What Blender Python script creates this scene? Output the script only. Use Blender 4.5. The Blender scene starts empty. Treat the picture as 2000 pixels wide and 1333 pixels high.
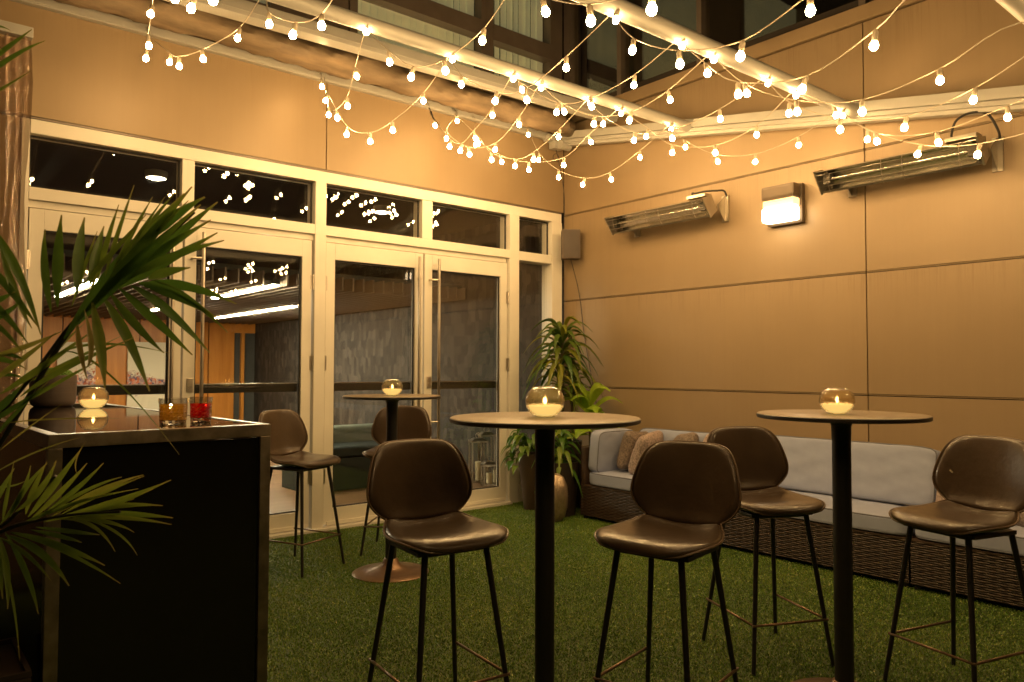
import bpy, bmesh, math, random
import numpy as np
from mathutils import Vector, Matrix
random.seed(7); rng = np.random.default_rng(5)
S = bpy.context.scene
COL = S.collection
PI = math.pi
R = math.radians

# ------------------------------------------------------------------ camera
FPX, YAW, PITCH, ROLL = 1481.6, R(39.665), R(2.093), R(0.141)
CAM = Vector((-5.2627, -5.5325, 1.26))
cF = Vector((math.sin(YAW)*math.cos(PITCH), math.cos(YAW)*math.cos(PITCH), math.sin(PITCH)))
cR = Vector((math.cos(YAW), -math.sin(YAW), 0)); cU = cR.cross(cF)
cR, cU = cR*math.cos(ROLL)+cU*math.sin(ROLL), -cR*math.sin(ROLL)+cU*math.cos(ROLL)
def ray(u, v): return cR*((u-1000)/FPX) - cU*((v-666.5)/FPX) + cF
def atX(u, v, x): d = ray(u, v); return CAM + d*((x-CAM.x)/d.x)
def atY(u, v, y): d = ray(u, v); return CAM + d*((y-CAM.y)/d.y)
def atZ(u, v, z): d = ray(u, v); return CAM + d*((z-CAM.z)/d.z)
def atD(u, v, t): return CAM + ray(u, v)*t
cam = bpy.data.cameras.new('camera'); co = bpy.data.objects.new('camera', cam); COL.objects.link(co)
m = Matrix((cR, cU, -cF)).transposed().to_4x4(); m.translation = CAM; co.matrix_world = m
cam.sensor_width = 36; cam.lens = FPX/2000*36; cam.clip_end = 300; cam.clip_start = .05
cam.dof.use_dof = True; cam.dof.focus_distance = 3.3; cam.dof.aperture_fstop = 8.0
S.camera = co

# ------------------------------------------------------------------ materials
def mat(name):
    m = bpy.data.materials.new(name); m.use_nodes = True
    nt = m.node_tree; return m, nt, nt.nodes['Principled BSDF']
def N(nt, t, **kw):
    n = nt.nodes.new(t)
    for k, v in kw.items():
        if k in n.inputs: n.inputs[k].default_value = v
        else: setattr(n, k, v)
    return n
def ramp(nt, fac, stops):
    r = nt.nodes.new('ShaderNodeValToRGB'); e = r.color_ramp.elements
    while len(e) < len(stops): e.new(.5)
    for i, (p, c) in enumerate(stops): e[i].position = p; e[i].color = (*c, 1)
    nt.links.new(fac, r.inputs['Fac']); return r
def objco(nt, scale=(1, 1, 1), world=False):
    mp = nt.nodes.new('ShaderNodeMapping'); mp.inputs['Scale'].default_value = scale
    if world:
        g = nt.nodes.new('ShaderNodeNewGeometry'); nt.links.new(g.outputs['Position'], mp.inputs['Vector'])
    else:
        t = nt.nodes.new('ShaderNodeTexCoord'); nt.links.new(t.outputs['Object'], mp.inputs['Vector'])
    return mp.outputs['Vector']
def simple(name, col, rough=.5, metal=0, var=.12, nscale=6, bump=0, bscale=80, world=True, coat=0, stretch=(1, 1, 1), spec=.5):
    m, nt, b = mat(name); L = nt.links.new
    v = objco(nt, stretch, world)
    n = N(nt, 'ShaderNodeTexNoise', Scale=nscale, Detail=5, Roughness=.6); L(v, n.inputs['Vector'])
    lo = tuple(max(0, c*(1-var)) for c in col); hi = tuple(min(1, c*(1+var)) for c in col)
    r = ramp(nt, n.outputs['Fac'], [(.3, lo), (.7, hi)]); L(r.outputs['Color'], b.inputs['Base Color'])
    mr = N(nt, 'ShaderNodeMapRange'); mr.inputs['To Min'].default_value = max(.02, rough*(1-var)); mr.inputs['To Max'].default_value = min(1, rough*(1+var))
    L(n.outputs['Fac'], mr.inputs['Value']); L(mr.outputs['Result'], b.inputs['Roughness'])
    b.inputs['Metallic'].default_value = metal; b.inputs['Specular IOR Level'].default_value = spec
    b.inputs['Coat Weight'].default_value = coat
    if bump:
        n2 = N(nt, 'ShaderNodeTexNoise', Scale=bscale, Detail=4); L(v, n2.inputs['Vector'])
        bp = N(nt, 'ShaderNodeBump', Strength=bump, Distance=.004); L(n2.outputs['Fac'], bp.inputs['Height']); L(bp.outputs['Normal'], b.inputs['Normal'])
    return m
def emis(name, col, s):
    m, nt, b = mat(name); b.inputs['Base Color'].default_value = (*col, 1)
    b.inputs['Emission Color'].default_value = (*col, 1); b.inputs['Emission Strength'].default_value = s; return m
def glass(name, refl=.06, tint=(.93, .95, .93), rough=0.0, power=5, bump=0, bscale=3, edge=.9):
    """thin clear sheet: light passes straight through, and part of it is mirrored, more at grazing angles"""
    m, nt, b = mat(name); L = nt.links.new; nt.nodes.remove(b)
    t = N(nt, 'ShaderNodeBsdfTransparent', Color=(*tint, 1)); g = N(nt, 'ShaderNodeBsdfGlossy', Roughness=rough)
    lw = N(nt, 'ShaderNodeLayerWeight', Blend=.5); p = N(nt, 'ShaderNodeMath', operation='POWER'); L(lw.outputs['Facing'], p.inputs[0]); p.inputs[1].default_value = power
    mr = N(nt, 'ShaderNodeMapRange'); mr.inputs['To Min'].default_value = refl; mr.inputs['To Max'].default_value = edge; L(p.outputs[0], mr.inputs['Value'])
    mx = N(nt, 'ShaderNodeMixShader'); L(mr.outputs['Result'], mx.inputs[0]); L(t.outputs[0], mx.inputs[1]); L(g.outputs[0], mx.inputs[2])
    if bump:
        n2 = N(nt, 'ShaderNodeTexNoise', Scale=bscale, Detail=3); L(objco(nt), n2.inputs['Vector'])
        bp = N(nt, 'ShaderNodeBump', Strength=bump, Distance=.02); L(n2.outputs['Fac'], bp.inputs['Height'])
        L(bp.outputs['Normal'], g.inputs['Normal']); L(bp.outputs['Normal'], lw.inputs['Normal'])
    L(mx.outputs[0], nt.nodes['Material Output'].inputs[0]); return m

def cladding_mat():
    m, nt, b = mat('satin_cladding'); L = nt.links.new
    v = objco(nt, (1, 1, 1), True)
    vs = objco(nt, (14, 14, .7), True)
    big = N(nt, 'ShaderNodeTexNoise', Scale=.9, Detail=4); L(v, big.inputs['Vector'])
    st = N(nt, 'ShaderNodeTexNoise', Scale=1.2, Detail=6, Roughness=.7); L(vs, st.inputs['Vector'])
    r1 = ramp(nt, big.outputs['Fac'], [(.3, (.272, .194, .108)), (.7, (.308, .224, .130))])
    r2 = ramp(nt, st.outputs['Fac'], [(.25, (.955, .95, .94)), (.6, (1, 1, 1))])
    mx = N(nt, 'ShaderNodeMix', data_type='RGBA', blend_type='MULTIPLY'); mx.inputs[0].default_value = 1
    L(r1.outputs['Color'], mx.inputs[6]); L(r2.outputs['Color'], mx.inputs[7])
    # drip stains running down from the panel joints
    dn = N(nt, 'ShaderNodeTexNoise', Scale=1, Detail=5, Roughness=.8); L(objco(nt, (26, 26, .9), True), dn.inputs['Vector'])
    dr = ramp(nt, dn.outputs['Fac'], [(.50, (0, 0, 0)), (.66, (1, 1, 1))])
    sz = N(nt, 'ShaderNodeSeparateXYZ'); L(v, sz.inputs[0])
    tot = None
    for zt, ln in ((2.794, .38), (1.931, .22), (3.706, .35)):
        a = N(nt, 'ShaderNodeMapRange'); a.inputs['From Min'].default_value = zt-ln; a.inputs['From Max'].default_value = zt; L(sz.outputs['Z'], a.inputs['Value'])
        c = N(nt, 'ShaderNodeMath', operation='LESS_THAN'); L(sz.outputs['Z'], c.inputs[0]); c.inputs[1].default_value = zt+.004
        d = N(nt, 'ShaderNodeMath', operation='MULTIPLY'); L(a.outputs['Result'], d.inputs[0]); L(c.outputs[0], d.inputs[1])
        if tot is None: tot = d.outputs[0]
        else:
            e = N(nt, 'ShaderNodeMath', operation='MAXIMUM'); L(tot, e.inputs[0]); L(d.outputs[0], e.inputs[1]); tot = e.outputs[0]
    f1 = N(nt, 'ShaderNodeMath', operation='MULTIPLY'); L(tot, f1.inputs[0]); L(dr.outputs['Color'], f1.inputs[1])
    f2 = N(nt, 'ShaderNodeMath', operation='MULTIPLY'); L(f1.outputs[0], f2.inputs[0]); f2.inputs[1].default_value = .38
    ms = N(nt, 'ShaderNodeMix', data_type='RGBA'); L(f2.outputs[0], ms.inputs[0]); L(mx.outputs[2], ms.inputs[6]); ms.inputs[7].default_value = (.15, .095, .05, 1)
    oi = N(nt, 'ShaderNodeObjectInfo'); orr = N(nt, 'ShaderNodeMapRange'); orr.inputs['To Min'].default_value = .93; orr.inputs['To Max'].default_value = 1.05; L(oi.outputs['Random'], orr.inputs['Value'])
    hv = N(nt, 'ShaderNodeHueSaturation'); L(orr.outputs['Result'], hv.inputs['Value']); L(ms.outputs[2], hv.inputs['Color']); L(hv.outputs['Color'], b.inputs['Base Color'])
    mr = N(nt, 'ShaderNodeMapRange'); mr.inputs['To Min'].default_value = .40; mr.inputs['To Max'].default_value = .56; L(st.outputs['Fac'], mr.inputs['Value'])
    L(mr.outputs['Result'], b.inputs['Roughness']); b.inputs['Metallic'].default_value = .12
    f = N(nt, 'ShaderNodeTexNoise', Scale=2.2, Detail=2); L(v, f.inputs['Vector'])
    bp = N(nt, 'ShaderNodeBump', Strength=.35, Distance=.012); L(f.outputs['Fac'], bp.inputs['Height']); L(bp.outputs['Normal'], b.inputs['Normal'])
    return m

M = {}
M['clad'] = cladding_mat()
M['joint'] = simple('dark_joint', (.03, .022, .016), .8)
M['frame'] = simple('cream_aluminium', (.72, .685, .60), .38, var=.05, nscale=2, bump=.05)
M['beam'] = simple('white_powder_coat', (.38, .37, .335), .35, var=.05, nscale=3)
M['steel'] = simple('brushed_steel', (.55, .50, .43), .3, 1, var=.2, nscale=20, stretch=(1, 1, .1))
M['bronze'] = simple('worn_steel_trim', (.30, .25, .19), .36, .9, var=.35, nscale=14, bump=.1)
M['black'] = simple('black_metal', (.014, .012, .011), .42, 0, var=.2)
M['blackgloss'] = simple('black_gloss_panel', (.006, .0055, .005), .12, var=.1)
M['topglass'] = simple('black_mirror_top', (.008, .007, .006), .03, var=.05, spec=1.0, coat=1)
M['rubber'] = simple('black_rubber', (.02, .018, .016), .7)
M['leather'] = simple('brown_leather', (.056, .036, .021), .31, var=.22, nscale=5, bump=.2, bscale=45, world=False, coat=.25)
M['piping'] = simple('leather_piping', (.10, .062, .035), .4, world=False)
M['tabletop'] = simple('brown_laminate', (.205, .155, .10), .40, var=.1, nscale=4)
M['tableedge'] = simple('dark_table_edge', (.02, .015, .012), .4)
M['base'] = simple('bronze_base', (.19, .12, .075), .34, .7, var=.2)
M['roll'] = simple('brown_fabric', (.20, .145, .09), .75, var=.35, nscale=5, bump=.6, bscale=12, stretch=(.6, 3, 3))
M['wicker'] = simple('brown_wicker', (.050, .030, .019), .45, var=.4, nscale=30)
M['wickerback'] = simple('wicker_core', (.012, .008, .006), .8)
M['cushion'] = simple('grey_blue_canvas', (.32, .36, .50), .85, var=.04, nscale=10, bump=.12, bscale=14)
M['cpipe'] = simple('cushion_piping', (.14, .15, .19), .8)
M['tweed'] = simple('brown_tweed', (.19, .150, .125), .95, var=.7, nscale=70, bump=.6, bscale=300)
M['tweedp'] = simple('rose_tweed', (.34, .265, .235), .95, var=.6, nscale=70, bump=.6, bscale=300)
M['speaker'] = simple('speaker_brown', (.09, .062, .042), .55)
M['cable'] = simple('cable_brown', (.05, .035, .025), .6)
M['wire'] = simple('cream_wire', (.42, .36, .27), .5)
M['mirror'] = simple('polished_reflector', (.80, .77, .70), .24, 1, var=.1, nscale=8, bump=.15, bscale=8)
M['heater'] = simple('heater_steel', (.42, .38, .31), .3, .9, var=.15)
M['hdark'] = simple('heater_dark', (.05, .045, .035), .4, .6)
M['lampbody'] = simple('lamp_bronze', (.085, .06, .036), .45, .2)
M['pot'] = simple('grey_brown_clay', (.085, .062, .052), .6, var=.15, nscale=3, stretch=(1, 1, 18), bump=.3, bscale=30)
M['moss'] = simple('moss', (.09, .18, .02), .9, var=.6, nscale=60, bump=1, bscale=120)
M['soil'] = simple('soil', (.02, .013, .008), .95, bump=1)
M['planterdark'] = simple('dark_planter', (.028, .02, .015), .45)
M['planterbrown'] = simple('brown_planter', (.06, .038, .022), .5)
M['gold'] = simple('gold_ribbed_ceramic', (.46, .36, .25), .3, .75, var=.2, nscale=20)
M['wax'] = simple('candle_wax', (.85, .78, .55), .5)
M['wax'].node_tree.nodes['Principled BSDF'].inputs['Subsurface Weight'].default_value = .0
wb = M['wax'].node_tree.nodes['Principled BSDF']; wb.inputs['Emission Color'].default_value = (1, .70, .24, 1); wb.inputs['Emission Strength'].default_value = 1.1  # candle light glowing through the wax is put in as emission
M['flame'] = emis('flame', (1, .66, .25), 75)
M['wick'] = M['rubber']
def refr(name, col, ior, rough=0, bump=0, bscale=30, tw=1):
    m, nt, b = mat(name); b.inputs['Base Color'].default_value = (*col, 1); b.inputs['Transmission Weight'].default_value = tw; b.inputs['IOR'].default_value = ior; b.inputs['Roughness'].default_value = rough
    if bump:
        n2 = N(nt, 'ShaderNodeTexNoise', Scale=bscale, Detail=3); nt.links.new(objco(nt), n2.inputs['Vector'])
        bp = N(nt, 'ShaderNodeBump', Strength=bump, Distance=.002); nt.links.new(n2.outputs['Fac'], bp.inputs['Height']); nt.links.new(bp.outputs[0], b.inputs['Normal'])
    return m
M['bowl'] = refr('bowl_glass', (1, .88, .66), 1.47, 0, .6, 110)  # golden candle glow inside the bowl is put into the glass tint
M['cutclear'] = refr('cut_clear_glass', (1, .98, .95), 1.5)
M['globe'] = glass('clear_globe_glass', .03, (.96, .95, .92), 0, power=3, bump=.06, bscale=10, edge=.75)
M['pane'] = glass('window_pane', .068, (.93, .93, .90), 0, power=5)
M['panedark'] = glass('upper_window_pane', .26, (.96, .96, .90), 0, power=4)
WARM = (1.0, .615, .245)
M['bulb'] = emis('lit_bulb', WARM, 280)
M['lens'] = emis('lit_lamp_lens', (1, .76, .46), 15)
M['lens2'] = emis('lamp_lens_upper', (1, .66, .30), 1.6)
M['striplight'] = emis('strip_light', (1.0, .86, .58), 210)
M['downlight'] = emis('downlight', (1.0, .88, .62), 18)
M['ceil'] = simple('dark_ceiling', (.035, .03, .025), .9)
M['baffle'] = simple('brown_baffle', (.19, .15, .11), .6)
M['dw'] = simple('interior_dark_wall', (.06, .065, .06), .7)
M['teal'] = simple('teal_fabric', (.16, .205, .175), .85, var=.1, nscale=20)
M['tealdark'] = simple('dark_teal_panel', (.012, .022, .022), .6)
M['blind'] = simple('pale_green_blind', (.80, .80, .56), .8, var=.12, nscale=3)
M['candlew'] = simple('ivory_candle', (.75, .68, .48), .5)
_b = M['blind'].node_tree.nodes['Principled BSDF']; _b.inputs['Emission Color'].default_value = (.62, .60, .34, 1); _b.inputs['Emission Strength'].default_value = .2   # glow put into the blinds as emission, no lamp stands behind them
M['umull'] = simple('bronze_mullion', (.155, .125, .10), .4, .3)

def leafmat(name, c1, c2, c3, rough=.35, trans=.42):
    m, nt, b = mat(name); L = nt.links.new
    at = N(nt, 'ShaderNodeAttribute', attribute_name='tone')
    r = ramp(nt, at.outputs['Fac'], [(0, c1), (.55, c2), (1, c3)])
    n = N(nt, 'ShaderNodeTexNoise', Scale=30, Detail=3); L(objco(nt, (1, 1, 1), True), n.inputs['Vector'])
    mx = N(nt, 'ShaderNodeMix', data_type='RGBA', blend_type='MULTIPLY'); mx.inputs[0].default_value = .5
    L(r.outputs['Color'], mx.inputs[6]); L(n.outputs['Fac'], mx.inputs[7])
    sc = N(nt, 'ShaderNodeMix', data_type='RGBA', blend_type='ADD'); sc.inputs[0].default_value = .35
    L(mx.outputs[2], sc.inputs[6]); L(r.outputs['Color'], sc.inputs[7]); L(sc.outputs[2], b.inputs['Base Color'])
    b.inputs['Roughness'].default_value = rough
    tr = N(nt, 'ShaderNodeBsdfTranslucent'); L(sc.outputs[2], tr.inputs['Color'])
    ms = N(nt, 'ShaderNodeMixShader'); ms.inputs[0].default_value = trans
    L(b.outputs[0], ms.inputs[1]); L(tr.outputs[0], ms.inputs[2]); L(ms.outputs[0], nt.nodes['Material Output'].inputs[0])
    return m
M['palm'] = leafmat('palm_leaf', (.040, .105, .016), (.12, .17, .024), (.36, .26, .09))
M['palmlow'] = leafmat('palm_leaf_low', (.05, .12, .015), (.17, .22, .03), (.34, .25, .08))
M['dracaena'] = leafmat('dracaena_leaf', (.04, .10, .014), (.12, .17, .02), (.26, .25, .03), .28)
M['lime'] = leafmat('lime_leaf', (.16, .28, .02), (.27, .42, .03), (.42, .52, .06), .35)
M['pothos'] = leafmat('pothos_leaf', (.045, .13, .016), (.11, .21, .025), (.24, .31, .04), .3)
M['stem'] = simple('plant_stem', (.10, .075, .035), .7)
M['rachis'] = simple('dark_rachis', (.02, .018, .008), .5)

def turf_mat():
    m, nt, b = mat('turf_blade'); L = nt.links.new
    at = N(nt, 'ShaderNodeAttribute', attribute_name='tone')
    r = ramp(nt, at.outputs['Fac'], [(0, (.030, .085, .010)), (.5, (.100, .215, .020)), (.85, (.25, .34, .042)), (1, (.44, .42, .12))])
    L(r.outputs['Color'], b.inputs['Base Color']); b.inputs['Roughness'].default_value = .45
    return m
M['turf'] = turf_mat()
M['turfbase'] = simple('turf_backing', (.045, .070, .010), .95, var=.5, nscale=60, bump=.8, bscale=200)

def wood_mat(name, c1, c2, axis=(8, .6, 1), rough=.4, planks=0):
    m, nt, b = mat(name); L = nt.links.new
    v = objco(nt, axis, True)
    n = N(nt, 'ShaderNodeTexNoise', Scale=1.6, Detail=8, Roughness=.65, Distortion=.4); L(v, n.inputs['Vector'])
    r = ramp(nt, n.outputs['Fac'], [(.3, c1), (.7, c2)])
    out = r.outputs['Color']
    if planks:
        br = N(nt, 'ShaderNodeTexBrick', Scale=1); br.inputs['Brick Width'].default_value = 1.3; br.inputs['Row Height'].default_value = .14
        br.inputs['Mortar Size'].default_value = .003; br.inputs['Color1'].default_value = (.75, .75, .75, 1); br.inputs['Color2'].default_value = (1, 1, 1, 1); br.inputs['Mortar'].default_value = (.2, .2, .2, 1)
        L(objco(nt, (1, 1, 1), True), br.inputs['Vector'])
        mx = N(nt, 'ShaderNodeMix', data_type='RGBA', blend_type='MULTIPLY'); mx.inputs[0].default_value = 1
        L(out, mx.inputs[6]); L(br.outputs['Color'], mx.inputs[7]); out = mx.outputs[2]
    L(out, b.inputs['Base Color']); b.inputs['Roughness'].default_value = rough
    return m
M['woodwall'] = wood_mat('orange_wood_panel', (.52, .19, .028), (.72, .31, .055), (6, 6, .4), .4)
M['woodfloor'] = wood_mat('plank_floor', (.20, .11, .055), (.34, .20, .11), (1, 9, 1), .28, 1)

def pattern_mat():
    m, nt, b = mat('geometric_wallpaper'); L = nt.links.new
    v = objco(nt, (5.2, 5.2, 2.9), True)
    vo = N(nt, 'ShaderNodeTexVoronoi', Scale=2.6, Randomness=.55); vo.distance = 'CHEBYCHEV'; L(v, vo.inputs['Vector'])
    r = ramp(nt, vo.outputs['Color'], [(.1, (.010, .0095, .0085)), (.5, (.028, .024, .020)), (.9, (.070, .060, .050))])
    L(r.outputs['Color'], b.inputs['Base Color']); b.inputs['Roughness'].default_value = .75
    return m
M['pattern'] = pattern_mat()

def art_mat(name, off, band):
    m, nt, b = mat(name); L = nt.links.new
    tc = N(nt, 'ShaderNodeTexCoord')
    sx = N(nt, 'ShaderNodeSeparateXYZ'); L(tc.outputs['Generated'], sx.inputs[0])
    sp = N(nt, 'ShaderNodeTexNoise', Scale=16, Detail=8, Roughness=.75, Distortion=1.2); mp = N(nt, 'ShaderNodeMapping'); mp.inputs['Location'].default_value = off
    L(tc.outputs['Object'], mp.inputs['Vector']); L(mp.outputs[0], sp.inputs['Vector'])
    hue = N(nt, 'ShaderNodeTexVoronoi', Scale=26); L(mp.outputs[0], hue.inputs['Vector'])
    pal = ramp(nt, hue.outputs['Color'], [(.1, (.28, .05, .02)), (.35, (.75, .22, .10)), (.5, (.62, .42, .36)), (.65, (.12, .08, .16)), (.85, (.70, .5, .42))])
    # distance from band centre line, narrowing to one side
    d = N(nt, 'ShaderNodeMath', operation='SUBTRACT'); L(sx.outputs['Z'], d.inputs[0]); d.inputs[1].default_value = band[0]
    a = N(nt, 'ShaderNodeMath', operation='ABSOLUTE'); L(d.outputs[0], a.inputs[0])
    wdt = N(nt, 'ShaderNodeMapRange'); wdt.inputs['To Min'].default_value = band[1]; wdt.inputs['To Max'].default_value = band[2]; L(sx.outputs['X'], wdt.inputs['Value'])
    q = N(nt, 'ShaderNodeMath', operation='DIVIDE'); L(a.outputs[0], q.inputs[0]); L(wdt.outputs['Result'], q.inputs[1])
    k = N(nt, 'ShaderNodeMath', operation='MULTIPLY_ADD'); L(q.outputs[0], k.inputs[0]); k.inputs[1].default_value = -.42; k.inputs[2].default_value = .72
    t = N(nt, 'ShaderNodeMath', operation='GREATER_THAN'); L(k.outputs[0], t.inputs[0])
    L(sp.outputs['Fac'], t.inputs[1])
    mx = N(nt, 'ShaderNodeMix', data_type='RGBA'); L(t.outputs[0], mx.inputs[0]); mx.inputs[6].default_value = (.86, .78, .58, 1); L(pal.outputs['Color'], mx.inputs[7])
    L(mx.outputs[2], b.inputs['Base Color']); b.inputs['Roughness'].default_value = .7
    return m

def drink_mat(name, col):
    m, nt, b = mat(name); L = nt.links.new; nt.nodes.remove(b)
    t = N(nt, 'ShaderNodeBsdfTransparent', Color=(*col, 1)); tl = N(nt, 'ShaderNodeBsdfTranslucent', Color=(*col, 1))
    g = N(nt, 'ShaderNodeBsdfGlossy', Roughness=.05)
    m1 = N(nt, 'ShaderNodeMixShader'); m1.inputs[0].default_value = .55; L(t.outputs[0], m1.inputs[1]); L(tl.outputs[0], m1.inputs[2])
    m2 = N(nt, 'ShaderNodeMixShader'); m2.inputs[0].default_value = .16; L(m1.outputs[0], m2.inputs[1]); L(g.outputs[0], m2.inputs[2])
    L(m2.outputs[0], nt.nodes['Material Output'].inputs[0]); return m
M['amber'] = drink_mat('amber_drink', (1.0, .70, .18))
M['red'] = drink_mat('red_drink', (.95, .035, .045))
M['tumbler'] = glass('cut_glass', .13, (.97, .96, .94), .02, power=2, bump=0, edge=.7)
def pvc_mat():
    m, nt, b = mat('clear_pvc'); L = nt.links.new; nt.nodes.remove(b)
    t = N(nt, 'ShaderNodeBsdfTransparent', Color=(.86, .80, .72, 1)); g = N(nt, 'ShaderNodeBsdfGlossy', Roughness=.06)
    n = N(nt, 'ShaderNodeTexNoise', Scale=38, Detail=6, Roughness=.7, Distortion=.8); L(objco(nt, (1, 1, .3)), n.inputs['Vector'])
    bp = N(nt, 'ShaderNodeBump', Strength=.9, Distance=.05); L(n.outputs['Fac'], bp.inputs['Height']); L(bp.outputs[0], g.inputs['Normal'])
    d = N(nt, 'ShaderNodeBsdfDiffuse', Color=(.42, .23, .14, 1))
    ms = N(nt, 'ShaderNodeMixShader'); ms.inputs[0].default_value = .45; L(t.outputs[0], ms.inputs[1]); L(g.outputs[0], ms.inputs[2])
    m2 = N(nt, 'ShaderNodeMixShader'); m2.inputs[0].default_value = .26; L(ms.outputs[0], m2.inputs[1]); L(d.outputs[0], m2.inputs[2])
    L(m2.outputs[0], nt.nodes['Material Output'].inputs[0]); return m
M['pvc'] = pvc_mat()

# ------------------------------------------------------------------ helpers
def link(name, me, m, parent=None, smooth=False):
    o = bpy.data.objects.new(name, me); COL.objects.link(o)
    if m is not None: me.materials.append(M[m] if isinstance(m, str) else m)
    if smooth:
        me.polygons.foreach_set('use_smooth', [True]*len(me.polygons))
    if parent: o.parent = parent
    return o
def tag(o, label=None, cat=None, group=None, kind=None):
    if label: o['label'] = label
    if cat: o['category'] = cat
    if group: o['group'] = group
    if kind: o['kind'] = kind
    return o
def thing(name, label, cat, loc=(0, 0, 0), rz=0, group=None):
    o = bpy.data.objects.new(name, None); COL.objects.link(o); o.empty_display_size = .1
    o.location = loc; o.rotation_euler = (0, 0, rz); return tag(o, label, cat, group)
def copy_tree(o, parent=None):
    c = o.copy(); COL.objects.link(c)
    if parent: c.parent = parent
    for ch in list(o.children): copy_tree(ch, c)
    return c
class MB:
    """collects simple shapes into one mesh"""
    def __init__(s): s.v = []; s.f = []
    def add(s, vs, fs):
        k = len(s.v); s.v += [tuple(x) for x in vs]; s.f += [tuple(i+k for i in f) for f in fs]; return s
    def box(s, a, b, mtx=None, bev=0):
        x0, y0, z0 = a; x1, y1, z1 = b
        if bev:
            bm = bmesh.new(); bmesh.ops.create_cube(bm, size=1)
            for v in bm.verts: v.co = Vector(((x0+x1)/2+v.co.x*(x1-x0), (y0+y1)/2+v.co.y*(y1-y0), (z0+z1)/2+v.co.z*(z1-z0)))
            bmesh.ops.bevel(bm, geom=bm.edges[:], offset=bev, segments=2, profile=.7, affect='EDGES')
            bm.verts.ensure_lookup_table(); vs = [v.co.copy() for v in bm.verts]; fs = [[v.index for v in f.verts] for f in bm.faces]; bm.free()
        else:
            vs = [Vector(p) for p in ((x0, y0, z0), (x1, y0, z0), (x1, y1, z0), (x0, y1, z0), (x0, y0, z1), (x1, y0, z1), (x1, y1, z1), (x0, y1, z1))]
            fs = [(0, 3, 2, 1), (4, 5, 6, 7), (0, 1, 5, 4), (1, 2, 6, 5), (2, 3, 7, 6), (3, 0, 4, 7)]
        if mtx: vs = [mtx @ v for v in vs]
        return s.add(vs, fs)
    def tube(s, pts, r, n=8, closed=False, caps=True):
        pts = [Vector(p) for p in pts]; rr = r if isinstance(r, (list, tuple)) else [r]*len(pts)
        L = len(pts); vs = []; fs = []; ref = None
        for i, p in enumerate(pts):
            a = pts[(i-1) % L] if closed or i > 0 else p; b = pts[(i+1) % L] if closed or i < L-1 else p
            t = (b-a).normalized()
            if ref is None: ref = Vector((0, 0, 1)) if abs(t.z) < .9 else Vector((1, 0, 0))
            x = t.cross(ref)
            if x.length < 1e-5: x = t.cross(Vector((.3, .8, .5)))
            x.normalize(); y = t.cross(x).normalized(); ref = -y if False else ref
            for k in range(n):
                an = 2*PI*k/n; vs.append(p+(x*math.cos(an)+y*math.sin(an))*rr[i])
        for i in range(L if closed else L-1):
            j = (i+1) % L
            for k in range(n): fs.append((i*n+k, i*n+(k+1) % n, j*n+(k+1) % n, j*n+k))
        if caps and not closed: fs.append(tuple(range(n))[::-1]); fs.append(tuple((L-1)*n+k for k in range(n)))
        return s.add(vs, fs)
    def lathe(s, prof, c=(0, 0, 0), n=32, rib=0, ribn=0):
        vs = []; fs = []; L = len(prof)
        for r, z in prof:
            for k in range(n):
                a = 2*PI*k/n; q = r*(1+(rib*abs(math.sin(a*ribn/2)) if ribn else 0)) ; vs.append((c[0]+q*math.cos(a), c[1]+q*math.sin(a), c[2]+z))
        for i in range(L-1):
            for k in range(n): fs.append((i*n+k, i*n+(k+1) % n, (i+1)*n+(k+1) % n, (i+1)*n+k))
        if prof[0][0] > 1e-4: fs.append(tuple(range(n))[::-1])
        if prof[-1][0] > 1e-4: fs.append(tuple((L-1)*n+k for k in range(n)))
        return s.add(vs, fs)
    def build(s, name, m, parent=None, smooth=False):
        me = bpy.data.meshes.new(name); me.from_pydata(s.v, [], s.f); me.update()
        bm = bmesh.new(); bm.from_mesh(me); bmesh.ops.remove_doubles(bm, verts=bm.verts, dist=1e-6)
        bmesh.ops.recalc_face_normals(bm, faces=bm.faces)
        if smooth:
            for e in bm.edges: e.smooth = not (len(e.link_faces) == 2 and e.calc_face_angle(0) > R(40))
        bm.to_mesh(me); bm.free()
        return link(name, me, m, parent, smooth)
def bx(name, a, b, m, parent=None, bev=.002, **k):
    return MB().box(a, b, bev=bev).build(name, m, parent)

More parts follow.
